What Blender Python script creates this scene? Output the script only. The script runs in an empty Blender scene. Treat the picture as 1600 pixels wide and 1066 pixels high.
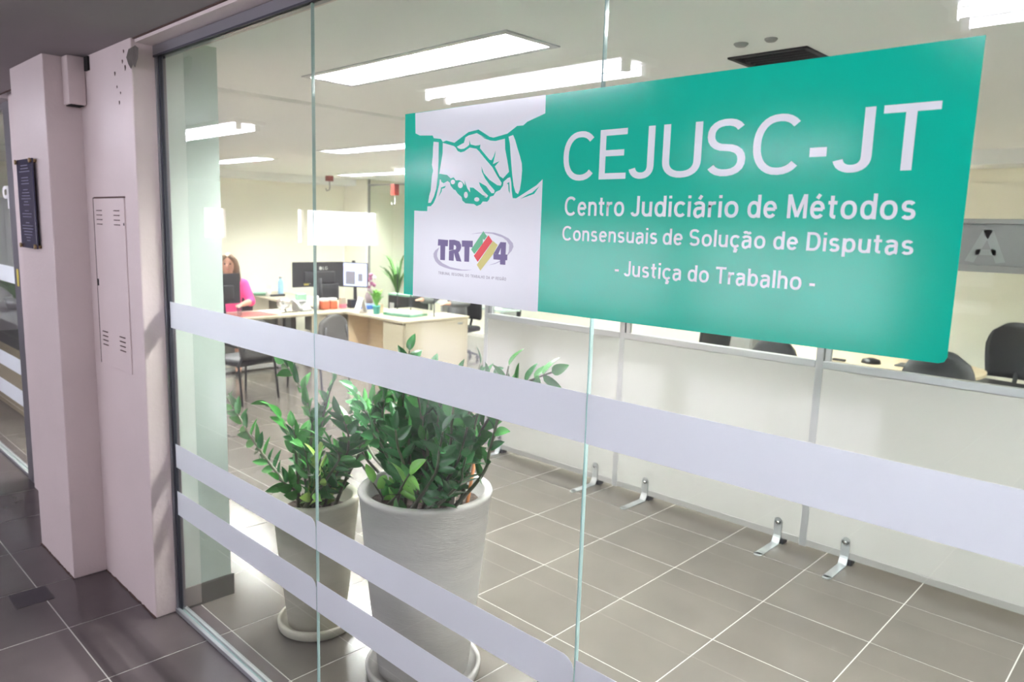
import bpy, bmesh, math, random
from mathutils import Vector, Matrix, geometry
PI = math.pi
random.seed(7)
sc = bpy.context.scene
COL = sc.collection

# ------------------------------------------------------------------ camera, world, exposure
cam = bpy.data.cameras.new('camera'); cam.sensor_width = 36.0; cam.lens = 25.92
cam.clip_start = 0.02; cam.clip_end = 100
cam.dof.use_dof = True; cam.dof.focus_distance = 2.0; cam.dof.aperture_fstop = 4.5
co = bpy.data.objects.new('camera', cam); COL.objects.link(co)
R3 = Matrix(((0.72005837, -0.12558681, 0.68245432), (0.69324061, 0.08689151, -0.71544903), (0.03055148, 0.98827011, 0.14962884)))
co.matrix_world = Matrix.Translation((0, 0, 1.918)) @ R3.to_4x4()
sc.camera = co
world = bpy.data.worlds.new('world'); sc.world = world; world.use_nodes = True
world.node_tree.nodes['Background'].inputs[0].default_value = (0.75, 0.82, 1.0, 1)
world.node_tree.nodes['Background'].inputs[1].default_value = 0.6
sc.view_settings.view_transform = 'Standard'; sc.view_settings.look = 'None'
sc.view_settings.exposure = 0.86; sc.view_settings.gamma = 1.0; sc.view_settings.use_curve_mapping = False
try:
    sc.cycles.max_bounces = 10; sc.cycles.diffuse_bounces = 6; sc.cycles.transparent_max_bounces = 24
    sc.cycles.sample_clamp_indirect = 20.0
except Exception: pass
E_OFFICE = 330.0      # the office's fluorescent tubes
E_LOBBY = 22.0        # the lobby's fluorescent tubes
E_DAY = 5.0          # daylight behind the lobby's windows

# ------------------------------------------------------------------ materials
def sock(b, *names):
    for n in names:
        if n in b.inputs: return b.inputs[n]
def mat(name, col, rough=0.5, metal=0.0, noise=0.0, nscale=8.0, bump=0.0, bscale=60.0, spec=0.5, emit=None, estr=0.0, trans=0.0, rand=0.0, coat=0.0, stretch=None):
    m = bpy.data.materials.new(name); m.use_nodes = True
    nt = m.node_tree; b = nt.nodes['Principled BSDF']
    b.inputs['Base Color'].default_value = (*col, 1); b.inputs['Roughness'].default_value = rough
    b.inputs['Metallic'].default_value = metal
    s = sock(b, 'Specular IOR Level', 'Specular')
    if s: s.default_value = spec
    if coat:
        c = sock(b, 'Coat Weight'); c.default_value = coat
    if emit:
        sock(b, 'Emission Color', 'Emission').default_value = (*emit, 1); b.inputs['Emission Strength'].default_value = estr
    if trans: sock(b, 'Transmission Weight', 'Transmission').default_value = trans
    if noise or bump or rand:
        tc = nt.nodes.new('ShaderNodeTexCoord'); mp = nt.nodes.new('ShaderNodeMapping')
        nt.links.new(tc.outputs['Object'], mp.inputs['Vector'])
        if stretch: mp.inputs['Scale'].default_value = stretch
    if noise or rand:
        n = nt.nodes.new('ShaderNodeTexNoise'); n.inputs['Scale'].default_value = nscale; n.inputs['Detail'].default_value = 4
        if rand:
            oi = nt.nodes.new('ShaderNodeObjectInfo'); ad = nt.nodes.new('ShaderNodeVectorMath'); ad.operation = 'ADD'
            sc_ = nt.nodes.new('ShaderNodeMath'); sc_.operation = 'MULTIPLY'; sc_.inputs[1].default_value = 40
            nt.links.new(oi.outputs['Random'], sc_.inputs[0]); nt.links.new(mp.outputs[0], ad.inputs[0]); nt.links.new(sc_.outputs[0], ad.inputs[1])
            nt.links.new(ad.outputs[0], n.inputs['Vector'])
        else: nt.links.new(mp.outputs[0], n.inputs['Vector'])
        r = nt.nodes.new('ShaderNodeMapRange'); r.inputs['From Min'].default_value = .25; r.inputs['From Max'].default_value = .75
        r.inputs['To Min'].default_value = 1 - noise; r.inputs['To Max'].default_value = 1 + noise
        nt.links.new(n.outputs['Fac'], r.inputs['Value'])
        val = r.outputs[0]
        if rand:
            r2 = nt.nodes.new('ShaderNodeMapRange'); r2.inputs['To Min'].default_value = 1 - rand; r2.inputs['To Max'].default_value = 1 + rand
            nt.links.new(oi.outputs['Random'], r2.inputs['Value'])
            mu = nt.nodes.new('ShaderNodeMath'); mu.operation = 'MULTIPLY'; nt.links.new(val, mu.inputs[0]); nt.links.new(r2.outputs[0], mu.inputs[1]); val = mu.outputs[0]
        v = nt.nodes.new('ShaderNodeVectorMath'); v.operation = 'SCALE'; v.inputs[0].default_value = col
        nt.links.new(val, v.inputs['Scale']); nt.links.new(v.outputs[0], b.inputs['Base Color'])
    if bump:
        n2 = nt.nodes.new('ShaderNodeTexNoise'); n2.inputs['Scale'].default_value = bscale; n2.inputs['Detail'].default_value = 3
        nt.links.new(mp.outputs[0], n2.inputs['Vector'])
        bp = nt.nodes.new('ShaderNodeBump'); bp.inputs['Strength'].default_value = bump; bp.inputs['Distance'].default_value = .01
        nt.links.new(n2.outputs['Fac'], bp.inputs['Height']); nt.links.new(bp.outputs[0], b.inputs['Normal'])
    return m
def glass_mat(name, tint, refl=1.0):
    m = bpy.data.materials.new(name); m.use_nodes = True; nt = m.node_tree; nt.nodes.clear()
    out = nt.nodes.new('ShaderNodeOutputMaterial'); mx = nt.nodes.new('ShaderNodeMixShader')
    tr = nt.nodes.new('ShaderNodeBsdfTransparent'); tr.inputs[0].default_value = (*tint, 1)
    gl = nt.nodes.new('ShaderNodeBsdfGlossy'); gl.inputs['Roughness'].default_value = 0.0; gl.inputs[0].default_value = (1, 1, 1, 1)
    fr = nt.nodes.new('ShaderNodeFresnel'); fr.inputs['IOR'].default_value = 1.5
    ge = nt.nodes.new('ShaderNodeNewGeometry'); sb = nt.nodes.new('ShaderNodeMath'); sb.operation = 'SUBTRACT'; sb.inputs[0].default_value = 1.0
    mu = nt.nodes.new('ShaderNodeMath'); mu.operation = 'MULTIPLY'; m2 = nt.nodes.new('ShaderNodeMath'); m2.operation = 'MULTIPLY'; m2.inputs[1].default_value = 1.8 * refl
    m2.use_clamp = True
    nt.links.new(ge.outputs['Backfacing'], sb.inputs[1]); nt.links.new(fr.outputs[0], mu.inputs[0]); nt.links.new(sb.outputs[0], mu.inputs[1])
    nt.links.new(mu.outputs[0], m2.inputs[0]); nt.links.new(m2.outputs[0], mx.inputs[0])
    nt.links.new(tr.outputs[0], mx.inputs[1]); nt.links.new(gl.outputs[0], mx.inputs[2]); nt.links.new(mx.outputs[0], out.inputs[0])
    return m
def film_mat(name, col, rough=0.35, transl=0.35):
    m = bpy.data.materials.new(name); m.use_nodes = True; nt = m.node_tree; nt.nodes.clear()
    out = nt.nodes.new('ShaderNodeOutputMaterial'); mx = nt.nodes.new('ShaderNodeMixShader'); mx.inputs[0].default_value = transl
    p = nt.nodes.new('ShaderNodeBsdfPrincipled'); p.inputs['Base Color'].default_value = (*col, 1); p.inputs['Roughness'].default_value = rough
    t = nt.nodes.new('ShaderNodeBsdfTranslucent'); t.inputs[0].default_value = (*col, 1)
    nt.links.new(p.outputs[0], mx.inputs[1]); nt.links.new(t.outputs[0], mx.inputs[2]); nt.links.new(mx.outputs[0], out.inputs[0])
    return m
M = dict(
 tile=mat('porcelain_tile', (.110, .099, .086), .19, noise=.10, nscale=3.5, rand=.07, bump=.02, bscale=9, spec=.35),
 tilelob=mat('shaded_lobby_tile', (.088, .072, .074), .22, noise=.12, nscale=3.5, rand=.08, bump=.02, bscale=9),  # same tile, the lobby's weaker light darkened into its colour
 grout=mat('grout', (.42, .405, .375), .8),
 tiledark=mat('skirting_tile', (.10, .095, .085), .3, noise=.1),
 plaster=mat('lobby_plaster', (.72, .62, .60), .42, noise=.03, nscale=3, bump=.12, bscale=45),
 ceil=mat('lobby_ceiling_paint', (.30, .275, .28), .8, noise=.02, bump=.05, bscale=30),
 oceil=mat('office_ceiling_paint', (.90, .91, .89), .85, noise=.015, nscale=2),
 wall=mat('office_cream_paint', (.90, .88, .76), .6, noise=.015, nscale=2, bump=.04),
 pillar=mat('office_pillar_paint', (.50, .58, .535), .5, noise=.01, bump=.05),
 lwall=mat('lobby_wall_paint', (.40, .37, .37), .6),
 alu=mat('brushed_aluminium', (.34, .34, .37), .35, .85),
 aludark=mat('dark_gasket', (.035, .037, .05), .5),
 alulight=mat('anodised_aluminium', (.52, .54, .56), .35, .7),
 steel=mat('zinc_plated_steel', (.58, .62, .64), .3, .8),
 chrome=mat('polished_metal', (.75, .75, .76), .15, 1.0),
 brass=mat('aged_brass', (.45, .33, .18), .35, .9),
 glass=glass_mat('clear_glass', (.962, .978, .968)),
 gedge=mat('green_glass_edge', (.42, .60, .60), .15, spec=.8, coat=1.0),
 frost=film_mat('frosted_film', (.80, .82, .86), .45, .30),
 signg=mat('printed_green_vinyl', (.0, .52, .345), .15, spec=.35),
 signw=mat('printed_white_vinyl', (.84, .88, .885), .15, spec=.35),
 purple=mat('print_purple', (.14, .10, .27), .32), red=mat('print_red', (.85, .02, .03), .32), green=mat('print_light_green', (.10, .50, .24), .32),
 yellow=mat('print_yellow', (.72, .66, .18), .32), swoosh=mat('print_lavender', (.49, .48, .58), .32), greytext=mat('print_grey', (.33, .33, .36), .32),
 panel=mat('partition_laminate', (.405, .405, .385), .5, noise=.02, nscale=1.5), pglass=glass_mat('partition_glass', (.95, .97, .955), .15),
 pfilm=mat('partition_grey_film', (.27, .28, .28), .6), letter=mat('partition_pale_letter', (.34, .36, .36), .6),
 wood=mat('pale_laminate', (.42, .375, .28), .45, noise=.03, nscale=5, stretch=(1, 1, 6)), wood2=mat('maple_laminate', (.66, .53, .36), .5, noise=.05, nscale=4, stretch=(1, 1, 8)),
 greymetal=mat('grey_metal', (.30, .30, .29), .5, .2), black=mat('black_plastic', (.018, .02, .024), .4), blackfab=mat('black_upholstery', (.020, .021, .025), .45, bump=.1, bscale=200),
 greyfab=mat('dark_grey_upholstery', (.045, .042, .040), .7, bump=.1, bscale=200),
 screen=mat('lit_screen', (.3, .35, .6), .3, emit=(.50, .58, .95), estr=.75), pic=mat('screen_picture', (.1, .1, .12), .4, emit=(.12, .11, .14), estr=.8), redbar=mat('screen_red_line', (.5, .1, .1), .4, emit=(.6, .25, .35), estr=.7),
 pot=mat('stoneware_pot', (.46, .445, .435), .75, noise=.08, nscale=3, bump=.22, bscale=30, stretch=(1, 1, 7)), potwarm=mat('beige_stoneware_pot', (.52, .50, .42), .75, noise=.08, nscale=4, bump=.12, bscale=30, stretch=(1, 1, 7)),
 soil=mat('potting_soil', (.045, .03, .022), .95, noise=.5, nscale=30, bump=1.0, bscale=60),
 leaf=mat('glossy_leaf', (.06, .25, .055), .26, noise=.18, nscale=12, spec=.6), leafd=mat('dark_glossy_leaf', (.032, .145, .045), .24, noise=.2, nscale=12, spec=.6),
 leafl=mat('young_leaf', (.16, .42, .06), .28, noise=.12, nscale=12, spec=.6), leafy=mat('yellow_green_leaf', (.30, .46, .10), .3, noise=.12, nscale=12, spec=.5),
 stem=mat('plant_stem', (.07, .085, .045), .45, noise=.2, nscale=20), stake=mat('orange_stake', (.75, .30, .12), .5), tag=mat('pale_tag', (.62, .55, .48), .6),
 skin=mat('skin', (.50, .265, .185), .5), hair=mat('light_brown_hair', (.20, .13, .08), .55, noise=.3, nscale=60, stretch=(8, 8, 1)), hairdark=mat('dark_brown_hair', (.05, .035, .025), .5, noise=.3, nscale=60, stretch=(8, 8, 1)),
 pink=mat('bright_pink_cloth', (.78, .06, .26), .75), navy=mat('dark_navy_cloth', (.025, .035, .06), .8), greycloth=mat('grey_jacket_cloth', (.16, .165, .17), .8), eye=mat('eye', (.02, .015, .01), .2), lips=mat('lips', (.5, .15, .14), .4),
 white=mat('white_paper', (.82, .82, .82), .6), whiteplastic=mat('white_plastic', (.75, .75, .73), .4), terra=mat('terracotta_red', (.52, .12, .05), .5), pinkp=mat('pink_print', (.8, .2, .28), .5),
 teal=mat('turquoise_pot', (.12, .52, .50), .4), bluebottle=mat('blue_bottle', (.28, .48, .68), .3), mint=mat('mint_card', (.35, .62, .46), .5), tray=glass_mat('green_acrylic', (.55, .80, .70)), darkred=mat('maroon_leather', (.26, .07, .06), .5),
 purplefl=mat('purple_flower', (.45, .16, .30), .6), palm=mat('palm_leaf', (.13, .30, .09), .5), blue=mat('blue_plastic', (.06, .16, .5), .4), orange=mat('orange_label', (.85, .20, .04), .5), ystick=mat('yellow_sticker', (.75, .62, .12), .5),
 plaque=mat('dark_blue_plaque', (.045, .042, .095), .18, spec=.7), plaquetext=mat('engraved_text', (.16, .15, .22), .4), hatch=mat('floor_outlet_cover', (.035, .028, .036), .5), cement=mat('bare_cement', (.13, .115, .10), .9, noise=.2, nscale=30, bump=.5), hole=mat('dark_hole', (.01, .01, .01), .9), crack=mat('dark_crack', (.09, .05, .04), .9),
 fixt=mat('white_enamel', (.80, .82, .82), .3), louver=mat('mirror_louvre', (.55, .56, .56), .28, 1.0),
 tube=mat('office_tube', (.9, .9, .9), .3, emit=(1.0, .995, .97), estr=E_OFFICE), tubel=mat('lobby_tube', (.9, .9, .9), .3, emit=(.90, .87, 1.0), estr=E_LOBBY),
 day=mat('daylight_pane', (.8, .85, .9), .4, emit=(.93, .89, 1.0), estr=E_DAY), redp=mat('red_plastic', (.22, .03, .02), .4), grate=mat('black_grille', (.012, .012, .014), .7),
 cabinet=mat('grey_cabinet_steel', (.26, .27, .29), .4, .3), counter=mat('dark_counter', (.035, .036, .045), .4))

# ------------------------------------------------------------------ mesh helpers
def link(name, me, m, parent=None, loc=None):
    o = bpy.data.objects.new(name, me); COL.objects.link(o)
    if m is not None and len(me.materials) == 0:
        me.materials.append(m if not isinstance(m, str) else M[m])
    if parent is not None: o.parent = parent
    if loc is not None: o.location = loc
    return o
class MB:
    def __init__(s): s.bm = bmesh.new()
    def box(s, x0, x1, y0, y1, z0, z1, bev=0.0, rot=None):
        r = bmesh.ops.create_cube(s.bm, size=1.0); vs = r['verts']
        for v in vs: v.co = Vector((x0 + (v.co.x + .5) * (x1 - x0), y0 + (v.co.y + .5) * (y1 - y0), z0 + (v.co.z + .5) * (z1 - z0)))
        if rot is not None:
            c = Vector(((x0 + x1) / 2, (y0 + y1) / 2, (z0 + z1) / 2))
            for v in vs: v.co = c + rot @ (v.co - c)
        if bev:
            es = list({e for v in vs for e in v.link_edges})
            bmesh.ops.bevel(s.bm, geom=es, offset=bev, segments=2, affect='EDGES', profile=.6)
        return s
    def tube(s, pts, rad, n=8, cap=True):
        pts = [Vector(p) for p in pts]; k = len(pts)
        rr = rad if isinstance(rad, (list, tuple)) else [rad] * k
        rings = []; ref = None
        for i, p in enumerate(pts):
            d = (pts[min(i + 1, k - 1)] - pts[max(i - 1, 0)]).normalized()
            if ref is None: ref = Vector((0, 0, 1)) if abs(d.z) < .9 else Vector((1, 0, 0))
            a = d.cross(ref).normalized(); b = d.cross(a).normalized(); ref = -b if False else ref
            rings.append([s.bm.verts.new(p + (a * math.cos(t * 2 * PI / n) + b * math.sin(t * 2 * PI / n)) * rr[i]) for t in range(n)])
        for i in range(k - 1):
            for t in range(n): s.bm.faces.new((rings[i][t], rings[i][(t + 1) % n], rings[i + 1][(t + 1) % n], rings[i + 1][t]))
        if cap:
            s.bm.faces.new(rings[0][::-1]); s.bm.faces.new(rings[-1])
        return s
    def lathe(s, prof, c=(0, 0, 0), n=40, close=False):
        c = Vector(c); rings = []
        for r, z in prof:
            rings.append([s.bm.verts.new(c + Vector((r * math.cos(t * 2 * PI / n), r * math.sin(t * 2 * PI / n), z))) for t in range(n)] if r > 1e-5 else [s.bm.verts.new(c + Vector((0, 0, z)))])
        for a, b in zip(rings, rings[1:]):
            for t in range(n):
                q = (t + 1) % n
                if len(a) == 1 and len(b) == 1: continue
                if len(a) == 1: s.bm.faces.new((a[0], b[q], b[t])) if False else s.bm.faces.new((a[0], b[t], b[q]))
                elif len(b) == 1: s.bm.faces.new((a[t], b[0], a[q]))
                else: s.bm.faces.new((a[t], b[t], b[q], a[q]))
        return s
    def poly(s, pts3, thick=None, direction=None):
        tri = geometry.tessellate_polygon([[Vector(p) for p in pts3]])
        vs = [s.bm.verts.new(p) for p in pts3]
        for t in tri:
            try: s.bm.faces.new([vs[i] for i in t])
            except ValueError: pass
        return s
    def prism(s, pts2, axis, a, b):
        """extrude a closed 2D outline between a and b along axis"""
        def P(u, v, w): return {'x': (w, u, v), 'y': (u, w, v), 'z': (u, v, w)}[axis]
        A = [s.bm.verts.new(P(u, v, a)) for u, v in pts2]; B = [s.bm.verts.new(P(u, v, b)) for u, v in pts2]
        n = len(pts2)
        for i in range(n): s.bm.faces.new((A[i], A[(i + 1) % n], B[(i + 1) % n], B[i]))
        s.bm.faces.new(A[::-1]); s.bm.faces.new(B)
        return s
    def ball(s, c, r, seg=16, rings=10, sc3=(1, 1, 1), rot=None):
        q = bmesh.ops.create_uvsphere(s.bm, u_segments=seg, v_segments=rings, radius=1.0)
        for v in q['verts']:
            p = Vector((v.co.x * r * sc3[0], v.co.y * r * sc3[1], v.co.z * r * sc3[2]))
            if rot is not None: p = rot @ p
            v.co = Vector(c) + p
        return s
    def xf(s, mt):
        bmesh.ops.transform(s.bm, matrix=mt, verts=s.bm.verts); return s
    def make(s, name, m, parent=None, smooth=False, loc=None):
        bmesh.ops.recalc_face_normals(s.bm, faces=s.bm.faces)
        me = bpy.data.meshes.new(name); s.bm.to_mesh(me); s.bm.free()
        if smooth:
            for p in me.polygons: p.use_smooth = True
        return link(name, me, m, parent, loc)
def B(x0, x1, y0, y1, z0, z1, bev=0.0): return MB().box(x0, x1, y0, y1, z0, z1, bev)
def thing(name, label, cat, loc=(0, 0, 0), rz=0.0, group=None):
    o = bpy.data.objects.new(name, None); COL.objects.link(o); o.location = loc; o.rotation_euler = (0, 0, rz)
    o.empty_display_size = .1
    return tag(o, label, cat, group)
def tag(o, label=None, cat=None, group=None, kind=None):
    if label: o['label'] = label
    if cat: o['category'] = cat
    if group: o['group'] = group
    if kind: o['kind'] = kind
    return o
def struct(o, label=None): o['kind'] = 'structure'; return tag(o, label)
def copy_tree(o, parent=None):
    c = o.copy(); COL.objects.link(c)
    if parent is not None: c.parent = parent
    for ch in o.children: copy_tree(ch, c)
    return c

# ------------------------------------------------------------------ the room shell
G = 1.3586            # outer face of the glass front
CZ, LZ = 2.712, 2.685  # office ceiling, lobby ceiling
X0, X1 = -11.75, 3.2
floor = struct(B(-14.6, X1, -8.3, 9.4, -.06, -.0012).make('floor', 'grout'), 'grey brown porcelain tile floor with pale joints')
P, T = .5397, .5397 - .0058
ox, oy = -3.163, 1.4585
tm = B(-T / 2, T / 2, -T / 2, T / 2, -.003, 0).bm
tme = bpy.data.meshes.new('tile'); bmesh.ops.recalc_face_normals(tm, faces=tm.faces); tm.to_mesh(tme); tm.free(); tme.materials.append(M['tile'])
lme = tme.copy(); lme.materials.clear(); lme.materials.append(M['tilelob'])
near, far = [], []
RT = R3.transposed()
for i in range(-22, 12):
    for j in range(-19, 16):
        x, y = ox + (i + .5) * P, oy + (j + .5) * P
        if x < -14.6 + P / 2 or x > X1 - P / 2 or y < -8.3 + P / 2 or y > 9.4 - P / 2: continue
        c = RT @ Vector((x, y, -1.918)); vis = False
        if c.z < -.3:
            u, v = 800 - 1152 * c.x / c.z, 533 + 1152 * c.y / c.z
            vis = -150 < u < 1750 and -100 < v < 1200
        if vis and y > 4.7 and x > -4.6: vis = False      # behind the partition panels
        (near if vis else far).append(((x * x + y * y) ** .5, x, y))
near.sort(); far += near[300:]
for d, x, y in near[:300]:
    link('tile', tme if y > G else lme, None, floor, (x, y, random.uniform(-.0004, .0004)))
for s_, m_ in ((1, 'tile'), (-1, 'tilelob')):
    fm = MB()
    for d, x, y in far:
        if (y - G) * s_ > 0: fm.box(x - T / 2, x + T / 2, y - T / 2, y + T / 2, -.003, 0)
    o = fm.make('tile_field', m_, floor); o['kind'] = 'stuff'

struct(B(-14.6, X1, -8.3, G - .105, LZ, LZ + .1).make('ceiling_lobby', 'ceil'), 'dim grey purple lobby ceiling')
# office ceiling with a recess for each light and the open hatch
FX = [(-2.98, 2.38), (.02, 2.38), (-6.6, 2.38), (-9.6, 2.38), (-9.6, 4.68), (-6.6, 4.68), (-3.6, 4.68), (1.6, 4.68), (-9.8, 7.0), (-6.7, 7.0), (-3.6, 7.0), (1.6, 7.0)]  # the two rightmost are unseen extras that brighten the far right wall
FL, FW = .78, .165
HX = [(x - FL, x + FL, y - FW, y + FW) for x, y in FX] + [(-1.71, -1.38, 3.17, 3.46)]
cb = MB()
rows = sorted({G + .2, 9.4} | {v for h in HX for v in h[2:]})
rows = [G + .08] + [r for r in rows if r > G + .2]
for ya, yb in zip(rows, rows[1:]):
    ym = (ya + yb) / 2
    cuts = sorted([h for h in HX if h[2] < ym < h[3]]); x = -14.6
    for h in cuts:
        cb.box(x, h[0], ya, yb, CZ, CZ + .02); x = h[1]
    cb.box(x, X1, ya, yb, CZ, CZ + .02)
struct(cb.make('ceiling_office', 'oceil'), 'pale office ceiling with recessed light troughs')
struct(B(-14.6, X1, G, 9.4, CZ + .12, CZ + .16).make('ceiling_slab', 'oceil'))
struct(B(-4.58, -4.5, G + .1, 9.3, CZ - .022, CZ).make('trim_1', 'oceil'), 'shallow joint strip across the office ceiling')
struct(B(X0, X0 + .38, 1.62, 9.3, 2.60, CZ).make('trim_2', 'oceil'), 'white cornice beam along the left office wall')
struct(B(-9.0, X1, 7.38, 7.62, 2.585, CZ).make('trim_3', 'oceil'), 'white ceiling beam above the meeting table')
struct(B(X0 - .1, X0, G + .26, 9.4, 0, CZ).make('wall_left', 'wall'), 'cream painted office side wall')
struct(B(X0 - .1, X1, 9.3, 9.4, 0, CZ + .1).make('wall_back', 'wall'), 'cream painted back wall of the office')
struct(B(X1, X1 + .1, G, 9.4, 0, CZ + .1).make('wall_right', 'wall')); struct(B(X1, X1 + .1, -8.3, G, 0, CZ + .1).make('wall_lobby_right', 'lwall'))
struct(B(X0, -11.05, 7.75, 9.3, 0, CZ).make('wall_column', 'wall'), 'cream column at the far corner of the office')
# lobby walls; the far ones hold daylight windows
def holed(name, axis, at, th, u0, u1, z0, z1, holes, m):
    b = MB(); us = sorted({u0, u1} | {v for h in holes for v in h[:2]})
    for a, c in zip(us, us[1:]):
        hs = sorted([h for h in holes if h[0] < (a + c) / 2 < h[1]], key=lambda h: h[2]); z = z0
        for h in hs + [(0, 0, z1, z1)]:
            if h[2] > z + 1e-4: b.box(*((at, at + th, a, c) if axis == 'x' else (a, c, at, at + th)), z, h[2])
            z = h[3]
    return struct(b.make(name, m))
WE = [(-7.84, -5.95, 1.44, 2.2), (-5.86, -5.72, 1.5, 2.2), (-4.1, -3.68, 1.58, 2.15)]
holed('wall_lobby_end', 'x', -14.7, .15, -8.3, 1.4, 0, LZ, WE, 'lwall')
WO = [(-13.6, -10.4, .5, 1.95), (-10.0, -6.8, .5, 1.95), (-6.4, -3.2, .5, 1.95)]
holed('wall_lobby_front', 'y', -8.4, .15, -14.7, X1, 0, LZ, WO, 'lwall')
wn = 2
for a, b, c, d in WE:
    w = struct(B(-14.72, -14.68, a, b, c, d).make('window_%d' % wn, 'day')); wn += 1
for a, b, c, d in WO:
    w = struct(B(a, b, -8.42, -8.38, c, d).make('window_%d' % wn, 'day')); wn += 1
    MB().box((a + b) / 2 - .03, (a + b) / 2 + .03, -8.36, -8.3, c, d).box(a, a + .04, -8.36, -8.3, c, d).box(b - .04, b, -8.36, -8.3, c, d).make('window_frame', 'alu', w)

# ------------------------------------------------------------------ columns and electrical panel beside the glass
cA = struct(MB().box(-4.82, -4.212, 1.086, 1.613, 0, CZ, .006).make('wall_lobby_column', 'plaster'), 'whitish plaster column with a dark plaque')
cB = struct(B(-4.212, -3.515, 1.246, 1.613, 0, CZ, .006).make('wall_lobby_recess', 'plaster'), 'plastered recess holding the electrical panel')
struct(B(-5.9, -4.82, 1.31, 1.613, 0, CZ).make('wall_lobby_pier', 'plaster'))
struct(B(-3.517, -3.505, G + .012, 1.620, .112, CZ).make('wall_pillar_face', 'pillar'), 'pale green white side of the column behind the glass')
struct(B(-3.512, -3.497, G + .012, 1.632, 0, .112).make('baseboard_pillar', 'tiledark'), 'dark tile skirting of the column')
struct(B(-3.56, X1, 1.262, G + .12, 2.668, CZ + .1).make('wall_lintel', 'plaster'), 'plastered lintel above the glass front')
struct(B(-14.6, -5.9, 1.262, G + .12, 2.668, CZ + .1).make('wall_lintel_left', 'plaster'))
struct(B(-14.6, X1, G - .106, G - .094, LZ - .004, LZ + .1).make('trim_4', 'crack'), 'dark joint between lobby ceiling and lintel')
pk = MB(); random.seed(3)
pk.poly([(-3.55 + a, 1.2445, 2.60 + b) for a, b in [(-.02, .01), (.01, .04), (.09, .045), (.125, .03), (.115, -.01), (.08, -.045), (.055, -.03), (.03, -.045), (.0, -.02)]])
pk.make('peeled_paint', 'cement', cB)
pk = MB()
for a, b, c in [(-3.72, 2.56, .010), (-3.70, 2.50, .006), (-3.68, 2.43, .009), (-3.62, 2.60, .009), (-3.59, 2.57, .013), (-3.66, 2.47, .006), (-3.6, 2.64, .008)]:
    pk.prism([(a, b - c), (a + c * .7, b), (a + c * .3, b + c * .8), (a - c * .3, b + c * .6)], 'y', 1.2435, 1.2458)
pk.make('chipped_spot', 'crack', cB)
B(-4.105, -4.055, 1.236, 1.2465, 2.615, 2.68).make('dark_gap', 'hole', cB)
fl = MB()   # ragged plaster foot lines where the column meets the floor
for (xa, ya, xb, yb) in [(-4.212, 1.246, -3.515, 1.246), (-4.82, 1.086, -4.212, 1.086)]:
    n = 26
    for i in range(n):
        t0, t1 = i / n, (i + 1) / n; h = random.uniform(.002, .009); w_ = random.uniform(.002, .007)
        fl.box(xa + (xb - xa) * t0, xa + (xb - xa) * t1, ya - w_, ya, 0, h)
o = fl.make('plaster_foot', 'crack', cA); o['kind'] = 'stuff'
t = thing('cable_duct', 'short cream cable duct high in the corner of the column recess', 'duct', (-4.165, 1.205, 2.455))
B(-.045, .045, -.039, .039, 0, .228, .006).make('cover', 'plaster', t)
B(-.036, .036, -.030, .030, -.004, .001).make('open_end', 'hole', t)
# electrical panel
t = thing('electrical_panel', 'plaster coloured electrical panel door with slotted vents in the recess', 'electrical panel', (-3.88, 1.246, 1.18))
B(-.21, .21, -.006, .0, 0, .826, .002).make('door', 'plaster', t)
B(-.214, .214, -.002, .0, .826, .834).make('top_gap', 'crack', t)
B(-.214, -.209, -.007, 0, 0, .83).make('side_gap', 'crack', t)
for sx in (-.125, .115):
    for z0 in (.70, .10):
        for k in range(4): B(sx - .034, sx + .034, -.0105, -.006, z0 + k * .022, z0 + k * .022 + .004).make('vent_slot', 'crack', t)
B(-.198, -.186, -.010, -.006, .395, .43, .002).make('lock', 'hole', t)
B(.196, .204, -.0075, 0, .70, .712).make('keyhole', 'hole', t)
# plaque
t = thing('commemorative_plaque', 'dark blue engraved plaque with brass corner studs on the lobby column', 'plaque', (-4.565, 1.086, 1.742))
B(-.148, .148, -.022, -.014, 0, .46, .002).make('plate', 'plaque', t)
for sx in (-1, 1):
    for z in (.012, .448):
        MB().tube([(sx * .138, 0, z), (sx * .138, -.026, z)], .009, 10).tube([(sx * .138, -.026, z), (sx * .138, -.033, z)], .013, 10).make('stud', 'brass', t, True)
pk = MB(); random.seed(11)
for k in range(26):
    if k in (3, 7, 14, 18): continue
    w_ = random.uniform(.03, .105); pk.box(-w_, w_, -.0226, -.022, .425 - k * .0155, .430 - k * .0155)
pk.make('engraved_lines', 'plaquetext', t)
tag(B(-4.23, -4.055, .79, .955, -.001, .0016).make('floor_outlet_cover', 'hatch'), 'dark purple floor outlet cover set in the lobby tiles', 'floor outlet')
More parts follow.
